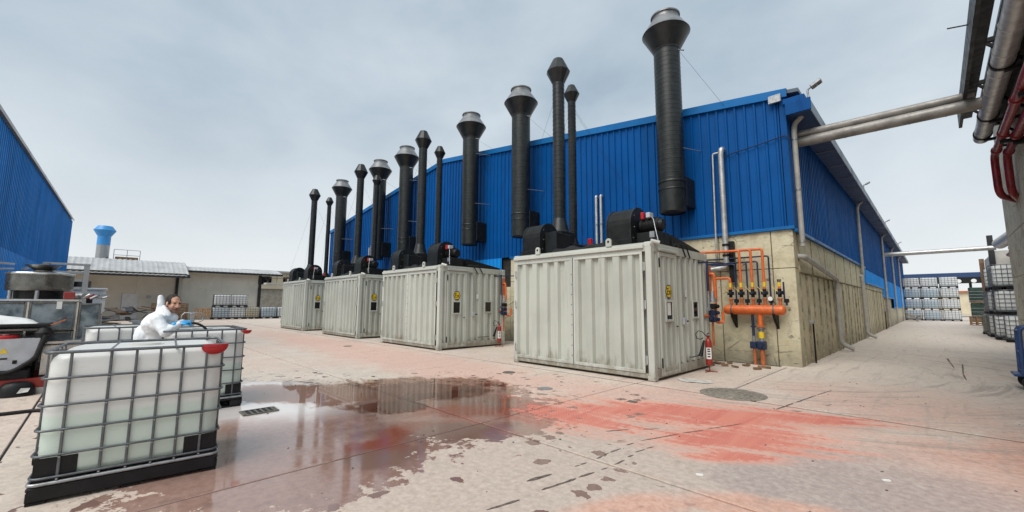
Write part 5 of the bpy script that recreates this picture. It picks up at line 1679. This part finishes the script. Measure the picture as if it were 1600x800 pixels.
# roofs: near lower one at left projects, right one sits higher. corrugated sheets run up the slope
def shed_roof(y0, y1, xe, ze, xt, zt, name, curve=0):
    yy = y0; k_ = 0
    while yy < y1 - .01:
        w_ = min(1.05, y1 - yy)
        pts = []
        nn = 10
        for i in range(nn + 1):
            q = i / nn
            pts.append((yy + q * w_, .03 * math.cos(q * 2 * math.pi * 3)))
        V = []; ns = 6
        for j in range(ns + 1):
            f_ = j / ns
            for y_, o in pts:
                x_ = xe + (xt - xe) * f_
                z_ = ze + (zt - ze) * math.sin(f_ * math.pi / 2)
                if curve and y_ < y0 + 3:
                    z_ -= (1 - (y_ - y0) / 3) ** 2 * .9
                V.append((x_, y_, z_ + o + .002 * (k_ % 2)))
        n = len(pts)
        MB().add(V, [(j * n + i, j * n + i + 1, (j + 1) * n + i + 1, (j + 1) * n + i) for j in range(ns) for i in range(n - 1)], True).build('roof_sheet', 'corroded_roof', sh)
        yy += w_; k_ += 1
shed_roof(-5.2, 5.35, XSH + 3.4, 3.92, XSH - 2, 5.5, 'a', 1)
shed_roof(5.0, 13.6, XSH + 1.0, 4.62, XSH - 2, 5.15, 'b')
MB().box(XSH + 3.35, XSH + 3.5, -3.2, 5.4, 3.74, 3.90).build('eave_beam', 'dark_trim', sh)
MB().box(XSH + .92, XSH + 1.08, 5.0, 13.65, 4.42, 4.60).build('eave_beam', 'dark_trim', sh)
MB().box(XSH + .2, XSH + 3.4, 5.2, 5.38, 3.86, 4.05).build('eave_beam', 'dark_trim', sh)
MB().add([(XSH + .2, 11.95, 4.4), (XSH + .2, 12.6, 4.4), (XSH + .2, 12.55, 3.8), (XSH + .3, 11.95, 4.4), (XSH + .3, 12.6, 4.4), (XSH + .3, 12.55, 3.8)], [(0, 1, 2), (3, 5, 4), (0, 3, 4, 1), (1, 4, 5, 2), (2, 5, 3, 0)]).build('gusset', 'dark_trim', sh)
# ceiling under the eaves so the wall is shaded
MB().box(XSH, XSH + 3.3, -5, 5.2, 4.1, 4.14).build('eave_soffit', 'grey_concrete', sh)
MB().box(XSH, XSH + .9, 5.4, 13.5, 4.6, 4.63).build('eave_soffit', 'grey_concrete', sh)
# blue roof vent
x, y = -53.0, -.45
t = thing('roof_vent', 'blue hooded vent pipe rising behind the shed roof', 'vent', (x, y, 4))
MB().cyl((x, y, 3), (x, y, 6.75), .45, n=18).build('pipe', 'galvanised', t)
MB().cyl((x, y, 6.75), (x, y, 7.7), .46, n=18).build('upper_pipe', 'light_blue_vent', t)
MB().lathe([(.46, 7.55), (.78, 8.1), (.5, 8.5), (0, 8.52)], (x, y, 0), 18).build('hood', 'light_blue_vent', t)
t = thing('roof_clutter', 'rusty equipment with a rail on the shed roof beside the blue vent', 'equipment', (-53, 1.2, 5))
MB().box(-53.4, -52.6, .4, 2.0, 4.9, 5.75, .05).build('box', 'dark_wood', t)
for y_ in (.3, 1.2, 2.1):
    MB().cyl((-52.6, y_, 5), (-52.6, y_, 6.4), .025, n=6).build('post', 'galvanised', t)
MB().cyl((-52.6, .3, 6.4), (-52.6, 2.1, 6.4), .025, n=6).build('rail', 'galvanised', t)
MB().cyl((-52.6, .3, 5.9), (-52.6, 2.1, 5.9), .025, n=6).build('rail', 'galvanised', t)
# tanks by the shed
GS = 'caged tanks beside the shed'
XT = -47.4
for (k_, y_, r_, lab) in (('b', 7.95, 0, 'lower left caged tank of the pile of four by the shed'), ('w', 8.02, 1, 'upper left caged tank of the pile of four by the shed'),
                          ('w', 9.25, 0, 'lower right caged tank of the pile of four by the shed'), ('w', 9.35, 1, 'upper right caged tank of the pile of four by the shed'),
                          ('y', 10.5, 0, 'yellowish caged tank standing alone on the ground right of the shed pile'), ('b', 11.95, 0, 'bluish caged tank beyond the shed corner'), ('w', 13.4, 0, 'caged tank half hidden by the leftmost container')):
    far(k_, (XT, y_, r_ * 1.17), rad(random.uniform(-3, 3)), lab, GS)
pallet(XT + .4, 6.55, .62, rad(90), 'light wooden pallet leaning upright left of the shed tanks', 'wood', 1, True)
for i, y_ in enumerate((3.6, 4.9)):
    pallet(XT - .2, y_, 0, rad(90), ('left' if i == 0 else 'right') + ' dark stack of old pallets against the shed wall', 'dark_wood', 10)
# scrap heap between worker and shed door
t = thing('scrap_heap', 'heap of scrap boards and sheets before the shed door', 'scrap', (-38, 1.2, 0))
for i in range(46):
    R = Matrix.Rotation(random.uniform(-1.4, 1.4), 3, 'Z') @ Matrix.Rotation(random.uniform(-.25, .25), 3, 'Y')
    MB().obox((-38 + random.uniform(-1.5, 1.5), .9 + random.uniform(-2.3, 1.9), .1 + random.random() ** 1.5 * 1.05), (random.uniform(.4, 1.1), random.uniform(.08, .3), .02), R).build('board', random.choice(('wood', 'dark_wood', 'galvanised', 'galvanised', 'off_white', 'black_plastic')), t)
# stairs behind the tanks at the shed corner
t = thing('steel_stair', 'grey steel stair with railings between the shed and the leftmost container', 'stair', (-56, 15, 0))
for i in range(16):
    y_ = 16.6 + i * .26
    MB().box(-56.5, -55.5, y_, y_ + .28, 3.9 - i * .2, 3.94 - i * .2).build('tread', 'galvanised', t)
for x_ in (-56.55, -55.45):
    MB().bar((x_, 16.6, 3.85), (x_, 20.8, .65), .06, .22).build('stringer', 'off_white', t)
    for h_ in (.35, .7, 1.05):
        MB().tube([(x_, 16.6, 3.9 + h_), (x_, 20.8, .7 + h_)], .035, 6).build('handrail', 'dark_trim', t)
    for i in range(5):
        y_ = 16.6 + i * 1.05
        MB().cyl((x_, y_, 3.9 - i * .8), (x_, y_, 4.95 - i * .8), .03, n=6).build('baluster', 'dark_trim', t)
MB().box(-56.6, -55.4, 13.6, 16.6, 3.75, 3.95).build('landing', 'off_white', t)
for y_ in (13.7, 14.7, 15.7, 16.5):
    MB().cyl((-55.45, y_, 3.95), (-55.45, y_, 5.0), .03, n=6).build('baluster', 'dark_wood', t)
for h_ in (4.5, 5.0):
    MB().cyl((-55.45, 13.6, h_), (-55.45, 16.6, h_), .03, n=6).build('handrail', 'dark_wood', t)
MB().box(-55.6, -55.4, 16.4, 16.6, 0, 3.8).build('post', 'off_white', t)
fb = thing('rear_building', 'pale building behind the steel stair', 'building', (-62, 20, 0))
MB().box(-70, -61.5, 12.2, 34, 0, 3.4).build('wall', 'concrete_block', fb)
MB().box(-70, -61.3, 12.2, 34, 3.4, 5.6, .03).build('upper_wall', 'far_cream', fb)
MB().box(-70.2, -61.0, 12, 34.2, 5.6, 5.8).build('roof', 'corroded_roof', fb)
for i in range(4):
    MB().box(-61.45, -61.25, 14 + i * 3, 15.6 + i * 3, 4.0, 5.0).build('window', 'black_glass', fb)

# ------------------------------------------------------------------ white kiosk, scaffold frame
t = thing('white_cabin', 'white rounded cabin with dark window in front of the shed', 'cabin', (-26.5, -.6, 0))
MB().box(-27.8, -25.8, -1.45, .05, .98, 2.16, .16).build('body', 'white_paint', t)
MB().box(-25.82, -25.77, -.95, -.35, 1.25, 1.75, .01).build('window', 'black_glass', t)
MB().box(-27.9, -25.7, -1.5, .10, 2.08, 2.17, .04).build('roof_lip', 'white_paint', t)
MB().box(-25.9, -25.72, -.1, .14, 1.75, 1.9, .02).build('bracket', 'off_white', t)
for y_ in (-1.3, -.05):
    MB().cyl((-26.0, y_, 0), (-26.0, y_, 1.0), .06, n=10).build('leg', 'galvanised', t)
    MB().cyl((-27.6, y_, 0), (-27.6, y_, 1.0), .06, n=10).build('leg', 'galvanised', t)
t = thing('scaffold_frame', 'white steel frame with rungs behind the round sieve', 'frame', (-20.3, -1, 0))
for y_ in (-1.45, -.50):
    MB().box(-20.35, -20.25, y_ - .07, y_ + .07, 0, 2.78, .01).build('post', 'off_white', t)
for z_ in (1.72, 1.98, 2.24, 2.50):
    MB().box(-20.32, -20.28, -1.40, -.55, z_, z_ + .08).build('rung', 'off_white', t)
MB().box(-20.36, -20.24, -1.52, -.42, 2.78, 2.85, .01).build('top_beam', 'off_white', t)
MB().bar((-18.5, -1.75, 2.5), (-20.3, -1.35, 2.82), .07, .05).build('brace', 'galvanised', t)
t = thing('handrail_frame', 'grey steel beams before the light blue wall at left', 'frame', (-17, -2, 0))
MB().bar((-13, -2.15, 2.36), (-20.5, -2.15, 2.75), .06, .06).build('beam', 'galvanised', t)
MB().bar((-13, -2.15, 2.18), (-20.5, -2.15, 2.6), .05, .05).build('beam', 'galvanised', t)
MB().bar((-13, -1.75, 1.3), (-15.5, -1.85, 2.1), .05, .05).build('brace', 'black_metal', t)
MB().bar((-14, -1.75, 1.9), (-15.5, -1.9, 2.5), .03, .05).build('brace', 'black_metal', t)

# ------------------------------------------------------------------ stainless sieve on its cabinet
def RY(px, py, t_):
    d = _r2 * ((px - 800) / 645.5) + _f + _u2 * ((400 - py) / 645.5)
    return Vector((d.x * t_, d.y * t_, CAM_H + d.z * t_))
sx, sy = -12.15, -.90
t = thing('round_sieve', 'round stainless steel vibrating sieve with feed funnel', 'sieve', (sx, sy, 1.6))
MB().lathe([(.425, 1.76), (.437, 1.77), (0.445, 1.80), (0.445, 2.06), (0.452, 2.065), (0.452, 2.085), (.45, 2.10), (.25, 2.13), (0, 2.135)], (sx, sy, 0), 40).build('drum', 'dark_stainless', t)
MB().lathe([(0.453, 2.06), (0.46, 2.065), (0.46, 2.085), (.45, 2.102), (.25, 2.133)], (sx, sy, 0), 40).build('lid', 'stainless', t)
MB().lathe([(.12, 2.12), (.12, 2.15), (.25, 2.25), (.245, 2.25), (.10, 2.15)], (sx + .1, sy + .02, 0), 24).build('funnel', 'dark_stainless', t)
MB().lathe([(.32, 1.58), (.33, 1.76)], (sx, sy, 0), 24).build('spring_base', 'black_metal', t)
for a in range(0, 360, 60):
    MB().cyl((sx + .40 * math.cos(rad(a)), sy + .40 * math.sin(rad(a)), 1.58), (sx + .40 * math.cos(rad(a)), sy + .40 * math.sin(rad(a)), 1.78), .03, n=8).build('spring', 'galvanised', t)
MB().cyl((sx + .3, sy + .42, 1.68), (sx + .5, sy + .62, 1.66), .06, n=12).build('motor', 'galvanised', t)
MB().box(sx + .5, sx + .6, sy + .35, sy + .5, 1.6, 1.74, .01).build('junction_box', 'red_paint', t)
# cabinet: frame with acrylic panels, facing +x
cx_ = -11.55
t = thing('glazed_cabinet', 'stainless guard cabinet with smoky panels under the sieve', 'cabinet', (cx_, -.9, 0))
ys = [-2.3, -1.06, -.42]
def panel(y0, y1, z0, z1, x=cx_, mat='dirty_acrylic'):
    f = MB(); w_ = .035
    f.box(x - .02, x + .02, y0, y0 + w_, z0, z1, .006); f.box(x - .02, x + .02, y1 - w_, y1, z0, z1, .006)
    f.box(x - .02, x + .019, y0 + w_, y1 - w_, z1 - w_, z1, .006); f.box(x - .02, x + .019, y0 + w_, y1 - w_, z0, z0 + w_, .006)
    o = f.build('panel_frame', 'dark_stainless', t)
    MB().box(x - .006, x + .006, y0 + w_, y1 - w_, z0 + w_, z1 - w_).build('panel', mat, o)
panel(-1.75, -.98, 1.02, 1.55); panel(-.96, -.35, 1.02, 1.55); panel(-1.75, -.98, .30, 1.0); panel(-.76, -.36, .45, 1.0)
panel(-.33, -.02, .45, 1.53)
MB().box(cx_ - 1.3, cx_ + .03, -2.3, -.33, 1.555, 1.60, .01).build('top_plate', 'stainless', t)
for y_ in (-.97, -.345):
    for x_ in (cx_ - 1.25, cx_):
        MB().box(x_ - .025, x_ + .025, y_ - .012, y_ + .012, 0, 1.55).build('post', 'stainless', t)
MB().box(cx_ - 1.25, cx_ - 1.2, -2.3, -.33, .2, 1.55).build('back_panel', 'dark_stainless', t)
MB().box(cx_ - 1.1, cx_ - .3, -1.6, -.5, .3, .9, .05).build('inner_machine', 'steel_plate', t)
MB().box(cx_ + .022, cx_ + .026, -.62, -.55, 1.42, 1.56).build('tag', 'paper', t)
t = thing('pump_fittings', 'small valves and hoses on top of the cabinet beside the sieve', 'fittings', (cx_, -.3, 1.6))
for i in range(9):
    a = (cx_ - .1 + random.uniform(-.3, .1), -.45 + i * .05, 1.62)
    MB().cyl(a, (a[0] + random.uniform(-.15, .15), a[1] + .1, 1.64 + random.random() * .07), .018, n=8).build('fitting', random.choice(('galvanised', 'red_paint', 'stainless', 'paper')), t)
# floor scrubber: grey body, red lid, dark hood and white sack on a shelf
x, y = -10.9, -1.12
t = thing('floor_scrubber', 'grey floor cleaning machine with red lid at the left edge', 'machine', (x, y, 0))
MB().prism([(-1.7, .42), (-.98, .42), (-.78, .60), (-.72, .93), (-1.7, .93)], x - .5, x + .05, 'yz').build('tank_body', 'grey_plastic', t)
MB().tube(fillet([(x + .07, -1.7, .38), (x + .07, -1.0, .38), (x + .07, -.74, .6), (x + .07, -.66, .98)], .1), .035, 10).build('bumper', 'black_rubber', t)
MB().lathe([(0, 1.0), (.05, 1.0), (.06, .985), (.15, .985), (.17, .97), (.17, .93)], (x - .15, y - .02, 0), 24).build('lid', 'red_plastic', t)
MB().lathe([(0, 1.008), (.05, 1.004), (.055, .99)], (x - .15, y - .02, 0), 16).build('lid_knob', 'off_white', t)
MB().add([(x + .053, -1.16, .70), (x + .053, -1.06, .70), (x + .053, -1.11, .79)], [(0, 1, 2)]).build('warning_sticker', 'yellow_paint', t)
MB().box(x + .052, x + .056, -1.19, -1.06, .60, .625).build('sticker_text', 'black_plastic', t)
MB().box(x + .051, x + .06, -1.0, -.95, .52, .58, .004).build('switch', 'black_plastic', t)
MB().lathe([(0, 1.12), (.07, 1.1), (.12, 1.02), (.1, .92), (0, .9)], (x - .1, -.70, 0), 14).build('cable_bundle', 'black_rubber', t)
for y_ in (-1.6, -.9):
    MB().cyl((x - .25, y_ - .04, .24), (x - .25, y_ + .04, .24), .14, n=18).build('wheel', 'black_rubber', t)
MB().box(x - .5, x + .02, -1.7, -.8, .24, .42, .02).build('chassis', 'black_plastic', t)
t = thing('tray_table', 'dark tray table with a pale sack and boards at the left edge', 'table', (-11.2, -1.4, 0))
MB().box(-11.5, -10.95, -2.2, -.62, 1.12, 1.17, .01).build('top', 'black_metal', t)
MB().box(-11.48, -10.97, -2.2, -.75, 1.05, 1.10, .01).build('lower_shelf', 'dark_stainless', t)
MB().bar((-10.98, -.62, 1.15), (-10.98, -.45, 1.24), .4, .02).build('lip', 'dull_orange', t)
for y_ in (-2.1, -.8):
    MB().box(-11.46, -11.42, y_ - .02, y_ + .02, 0, 1.08).build('leg', 'black_metal', t)
V = []; nn = 14
m = MB()
for i in range(nn + 1):
    for j in range(9):
        u = i / nn; v_ = j / 8
        hgt = .16 * math.sin(math.pi * u) ** .7 * math.sin(math.pi * v_) ** .6 * (1 + .15 * math.sin(u * 7))
        V.append((-11.45 + v_ * .45, -1.75 + u * .95, 1.175 + hgt))
m.add(V, [(i * 9 + j, (i + 1) * 9 + j, (i + 1) * 9 + j + 1, i * 9 + j + 1) for i in range(nn) for j in range(8)], True)
tag(m.build('pale_sack', 'white_paint'), 'white rounded sack lying on the dark tray table', 'sack')
# shelf unit behind, red base frame
t = thing('red_skid', 'red steel base frame under the machines at the left', 'base frame', (-10.8, -1, 0))
MB().box(-11.0, -10.85, -2.4, -.12, .10, .26, .01).build('front_beam', 'red_paint', t)
MB().box(-12.2, -12.05, -2.4, -.12, .10, .26, .01).build('rear_beam', 'red_paint', t)
for y_ in (-2.0, -.2):
    MB().box(-12.05, -11.0, y_ - .06, y_ + .06, .10, .25).build('cross_beam', 'red_paint', t)
MB().box(-12.2, -10.85, -2.4, -.12, .0, .10).build('skid_block', 'off_white', t)
t = thing('steel_bin', 'scuffed steel bin between the scrubber and the tanks', 'bin', (-11.3, -.35, 0))
MB().box(-11.7, -11.1, -.72, -.12, .26, .80, .02).build('body', 'stainless', t)
MB().box(-11.72, -11.08, -.74, -.10, .80, .86, .01).build('rim', 'stainless', t)
MB().box(-11.09, -11.07, -.55, -.25, .45, .7, .01).build('side_plate', 'dark_stainless', t)
# black bag with white patch
x, y = G(24, 619)
m = MB(); V = []; nn, mm = 16, 10
for i in range(nn):
    for j in range(mm + 1):
        a = 2 * math.pi * i / nn; b = math.pi / 2 * j / mm
        V.append((x + .16 * math.cos(a) * math.cos(b) ** .6, y + .22 * math.sin(a) * math.cos(b) ** .6, .005 + .23 * math.sin(b) ** .8))
m.add(V, [(i * (mm + 1) + j, ((i + 1) % nn) * (mm + 1) + j, ((i + 1) % nn) * (mm + 1) + j + 1, i * (mm + 1) + j + 1) for i in range(nn) for j in range(mm)], True)
t = thing('helmet', 'black helmet with white patch on the floor at left', 'helmet', (x, y, 0))
m.build('shell', 'black_plastic', t)
MB().add([(x + .165, y + .02, .06), (x + .15, y + .14, .07), (x + .13, y + .16, .13), (x + .155, y + .06, .14)], [(0, 1, 2, 3)]).build('white_patch', 'paper', t)
# hose on the floor
p0 = [(*G(-40, 655), .025), (*G(20, 648), .025), (*G(62, 643), .025), (-8.4, -.2, .025), (-8.0, .1, .025)]
tag(MB().tube(fillet(p0, .3, 6), .024, 10).build('floor_hose', 'black_rubber'), 'black hose lying on the floor left of the nearest tank', 'hose')
# hand pallet truck handle behind the tanks
x, y = -13.9, 1.72
t = thing('pallet_truck', 'chrome loop handle of a hand pallet truck behind the tanks', 'pallet truck', (x, y, 0))
hw = .23
loop = [(x, y - hw * .75, 1.28), (x, y + hw * .75, 1.28), (x + .01, y + hw, 1.2), (x + .02, y + hw, 1.08), (x + .03, y + .06, .98), (x + .03, y - .06, .98), (x + .02, y - hw, 1.08), (x + .01, y - hw, 1.2)]
MB().tube(loop, .016, 8, closed=True).build('handle_loop', 'galvanised', t)
MB().box(x - .03, x + .05, y - .05, y + .05, .5, 1.27, .015).build('handle_bar', 'galvanised', t)
MB().cyl((x, y, .2), (x, y, .5), .05, n=12).build('pump', 'black_metal', t)
for dy in (-.2, .2):
    MB().box(x - 1.3, x - .05, y + dy - .07, y + dy + .07, .1, .2, .01).build('fork', 'red_paint', t)
for dy in (-.08, .08):
    MB().cyl((x, y + dy - .03, .1), (x, y + dy + .03, .1), .1, n=16).build('wheel', 'black_rubber', t)

# ------------------------------------------------------------------ worker in white coverall, leaning on the second tank
def ellip(m, c, r, R=None, n=14, k_=10):
    c = Vector(c); V = []
    for i in range(k_ + 1):
        a = -math.pi / 2 + math.pi * i / k_
        for j in range(n):
            b = 2 * math.pi * j / n
            q = Vector((r[0] * math.cos(a) * math.cos(b), r[1] * math.cos(a) * math.sin(b), r[2] * math.sin(a)))
            if R is not None: q = R @ q
            V.append(c + q)
    m.add(V, [(i * n + j, i * n + (j + 1) % n, (i + 1) * n + (j + 1) % n, (i + 1) * n + j) for i in range(k_) for j in range(n)], True)
def cap(m, p0, r0, p1, r1, n=12):
    """tapered limb with round ends"""
    p0, p1 = Vector(p0), Vector(p1); d = (p1 - p0).normalized()
    pts = []; rs = []
    for i in range(5):
        a = math.pi / 2 * i / 4
        pts.append(p0 - d * r0 * math.cos(a)); rs.append(max(r0 * math.sin(a), .0005))
    for i in range(5):
        a = math.pi / 2 * i / 4
        pts.append(p1 + d * r1 * math.sin(a)); rs.append(max(r1 * math.cos(a), .0005))
    m.tube(pts, rs, n)
def remeshed(m, name, mat, parent, voxel, smooth=4, wrinkle=0.0, scale=.1):
    me = m.mesh(name + '_src')
    o = bpy.data.objects.new(name + '_src', me)
    COL.objects.link(o)
    md = o.modifiers.new('r', 'REMESH'); md.mode = 'VOXEL'; md.voxel_size = voxel; md.use_smooth_shade = True
    ms_ = o.modifiers.new('s', 'SMOOTH'); ms_.iterations = smooth; ms_.factor = .5
    if wrinkle:
        tx = bpy.data.textures.new(name + '_folds', 'CLOUDS'); tx.noise_scale = scale; tx.noise_depth = 3
        dm_ = o.modifiers.new('d', 'DISPLACE'); dm_.texture = tx; dm_.strength = wrinkle; dm_.mid_level = .5
    bpy.context.view_layer.update()
    e = bpy.data.meshes.new_from_object(o.evaluated_get(bpy.context.evaluated_depsgraph_get()))
    bpy.data.objects.remove(o)
    off = ORG.get(parent.name, (0, 0, 0)) if parent else (0, 0, 0)
    e.transform(Matrix.Translation((-off[0], -off[1], -off[2])))
    e.materials.clear(); e.materials.append(MATS[mat]); e.name = name
    e.polygons.foreach_set('use_smooth', [True] * len(e.polygons))
    r = bpy.data.objects.new(name, e)
    COL.objects.link(r)
    if parent:
        r.parent = parent; ORG[r.name] = off
    return r
T0 = 6.05
def W(px, py, d=0.0):
    return RY(px, py, T0 - d)
hips = W(232, 553); waist = W(236, 531); chest = W(247, 507); neck0 = W(256, 494); HC = W(271, 474)
sR, sL = W(246, 499, .17), W(262, 496, -.20)
eR, wR = W(258, 519, .22), W(279, 507, .10)
eL, wL = W(270, 512, -.28), W(284, 504, -.26)
foot = Vector((hips.x, hips.y, 0))
fwd = Vector((.80, .60, 0)).normalized(); lat = Vector((-fwd.y, fwd.x, 0))    # body faces along the tank
kR = Vector((hips.x, hips.y, .50)) - lat * .11 + fwd * .06; kL = Vector((hips.x, hips.y, .50)) + lat * .11 + fwd * .04
aR = Vector((hips.x, hips.y, .09)) - lat * .12 - fwd * .03; aL = Vector((hips.x, hips.y, .09)) + lat * .12 - fwd * .02
fz = Vector((.90, .42, -.12)).normalized(); fl = Vector((0, 0, 1)).cross(fz).normalized(); fu = fz.cross(fl)
HR = Matrix((fz, fl, fu)).transposed()
def h(x, y, z): return HC + HR @ Vector((x, y, z))
def limbs(m, g):
    """torso and limbs grown by g around the skeleton"""
    R1 = Matrix((fwd, lat, Vector((0, 0, 1)))).transposed()
    ellip(m, hips, (.125 + g, .165 + g, .15 + g), R1)
    ellip(m, waist, (.115 + g, .155 + g, .16 + g), R1)
    ellip(m, chest + Vector((0, 0, .0)), (.125 + g, .185 + g, .17 + g), R1)
    cap(m, hips, .12 + g, chest, .13 + g)
    cap(m, sR, .062 + g, sL, .062 + g); cap(m, chest, .11 + g, neck0, .065 + g * .6)
    for s_, e_, w_ in ((sR, eR, wR), (sL, eL, wL)):
        cap(m, s_, .058 + g, e_, .045 + g); cap(m, e_, .043 + g, w_, .030 + g * .7)
    for k_, a_, sd_ in ((kR, aR, -1), (kL, aL, 1)):
        hp = hips + lat * sd_ * .09
        cap(m, hp, .085 + g, k_, .060 + g); cap(m, k_, .058 + g, a_, .042 + g)
body_m = MB()
limbs(body_m, -.02)
for a_ in (aR, aL):
    cap(body_m, a_ + Vector((0, 0, -.05)) - fwd * .05, .04, a_ + fwd * .16 + Vector((0, 0, -.055)), .034)
for w_, e_ in ((wR, eR), (wL, eL)):
    d_ = (w_ - e_).normalized(); cap(body_m, w_, .022, w_ + d_ * .05, .018)
cap(body_m, neck0 - Vector((0, 0, .05)), .066, h(-.025, 0, -.07), .056)
ellip(body_m, h(-.012, 0, .032), (.098, .078, .094), HR); ellip(body_m, h(.022, 0, -.045), (.072, .064, .080), HR)
ellip(body_m, h(.062, 0, -.108), (.028, .032, .024), HR); cap(body_m, h(.092, 0, .012), .012, h(.114, 0, -.034), .017)
ellip(body_m, h(.100, 0, -.042), (.018, .022, .012), HR)
cap(body_m, h(.082, .038, .030), .014, h(.088, .012, .028), .014); cap(body_m, h(.082, -.038, .030), .014, h(.088, -.012, .028), .014)
for s_ in (-1, 1):
    ellip(body_m, h(-.005, s_ * .080, -.012), (.020, .012, .034), HR); ellip(body_m, h(.062, s_ * .042, -.030), (.028, .024, .026), HR)
ellip(body_m, h(.088, 0, -.072), (.014, .026, .012), HR)
man = remeshed(body_m, 'person', 'skin', None, .009, 3)
tag(man, 'worker in hooded white coverall and blue gloves leaning on a caged tank', 'person')
ORG[man.name] = (0, 0, 0)
# face details
for s_ in (-1, 1):
    m = MB(); ellip(m, h(.083, s_ * .031, .010), (.010, .014, .008), HR, 10, 8); m.build('eye', 'black_glass', man)
    m = MB(); cap(m, h(.092, s_ * .016, .034), .0065, h(.083, s_ * .048, .034), .005, 8); m.build('eyebrow', 'hair', man)
m = MB(); cap(m, h(.101, -.02, -.076), .004, h(.101, .02, -.076), .004, 8); m.build('mouth', 'crimson_pipe', man)
m = MB()
ellip(m, h(.024, 0, -.064), (.074, .067, .064), HR); ellip(m, h(.064, 0, -.106), (.031, .036, .026), HR); cap(m, h(.100, -.024, -.060), .008, h(.100, .024, -.060), .008)
remeshed(m, 'beard', 'beard', man, .007, 2)
m = MB()
ellip(m, h(-.024, 0, .044), (.098, .083, .092), HR); ellip(m, h(-.05, 0, -.01), (.062, .078, .075), HR)
for s_ in (-1, 1): ellip(m, h(.02, s_ * .071, .022), (.03, .010, .042), HR)
remeshed(m, 'hair', 'hair', man, .008, 2)
# coverall with gathered hood behind the head
m = MB(); limbs(m, .022)
R1 = Matrix((fwd, lat, Vector((0, 0, 1)))).transposed()
ellip(m, W(230, 524, .02), (.14, .17, .18), R1); ellip(m, W(241, 506, .04), (.13, .17, .13), R1); cap(m, W(257, 491, .03), .085, W(270, 496, .0), .062)
cap(m, W(240, 505, .15), .085, W(263, 515, .16), .075); cap(m, W(262, 515, .15), .07, wR - (wR - eR).normalized() * .03, .046)
cap(m, chest + Vector((0, 0, .05)), .13, neck0, .10); cap(m, hips + Vector((0, 0, .2)), .17, hips - Vector((0, 0, .05)), .17)
for a_ in (aR, aL): cap(m, a_ + Vector((0, 0, .05)), .075, a_ + Vector((0, 0, .0)), .072)
hood0 = W(257, 489)
ellip(m, hood0, (.10, .11, .09), HR); cap(m, W(262, 492, .05), .05, W(270, 495, -.05), .035)
cap(m, W(253.5, 487), .085, W(252.5, 475, -.01), .055); cap(m, W(252.3, 475), .056, W(251, 464.5), .034)
cap(m, W(256, 480, .07), .03, W(264, 492, .09), .035)
remeshed(m, 'coverall', 'suit_fabric', man, .010, 4, .020, .11)
# shoes
for a_ in (aR, aL):
    m = MB(); cap(m, Vector((a_.x, a_.y, .045)) - fwd * .07, .045, Vector((a_.x, a_.y, .04)) + fwd * .17, .038)
    ellip(m, Vector((a_.x, a_.y, .08)), (.06, .05, .06)); remeshed(m, 'shoe', 'black_rubber', man, .01, 2)
# gloves: palm, four fingers and a thumb curled over the hose
HO = []          # hose line through the right hand
def glove(w_, e_, over, name):
    d_ = (w_ - e_); d_.z *= .3; d_.normalize(); u_ = Vector((0, 0, 1)); s_ = d_.cross(u_).normalized(); u_ = s_.cross(d_)
    m = MB(); c_ = w_ + d_ * .055
    R2 = Matrix((d_, s_, u_)).transposed()
    cap(m, w_ - d_ * .05, .045, w_ + d_ * .01, .034)
    ellip(m, c_, (.062, .050, .032), R2)
    for i, (o_, l_) in enumerate(((-.032, .034), (-.011, .040), (.011, .037), (.031, .029))):
        b0_ = c_ + d_ * .042 + s_ * o_ + u_ * .004
        b1_ = b0_ + d_ * l_ - u_ * .006; b2_ = b1_ + d_ * l_ * .35 - u_ * l_ * .75; b3_ = b2_ - d_ * l_ * .35 - u_ * l_ * .5
        cap(m, b0_, .0125, b1_, .012, 8); cap(m, b1_, .012, b2_, .0115, 8); cap(m, b2_, .0115, b3_, .0105, 8)
    q0 = c_ - d_ * .02 + s_ * over * .035; q1 = q0 + d_ * .035 + s_ * over * .03 - u_ * .012; q2 = q1 + d_ * .03 - u_ * .02
    cap(m, q0, .016, q1, .012, 8); cap(m, q1, .012, q2, .010, 8)
    remeshed(m, name, 'glove_blue', man, .005, 2)
    return c_ + d_ * .065 - u_ * .02
gr = glove(wR, eR, 1, 'glove'); gl_ = glove(wL, eL, -1, 'glove')
end = Vector((*G(322, 513, 1.17), 1.17))
hp_ = [gr - (end - gr).normalized() * .1 + Vector((0, 0, -.02)), gr, gr + (end - gr) * .3 + Vector((0, 0, .035)), gr + (end - gr) * .65 + Vector((0, 0, .03)), end, end + (end - gr) * .08 + Vector((0, 0, -.08))]
tag(MB().tube(fillet(hp_, .12, 5), .017, 10).build('filling_hose', 'black_rubber'), 'black filling hose held in the worker\'s blue glove', 'hose')

bpy.context.view_layer.update()
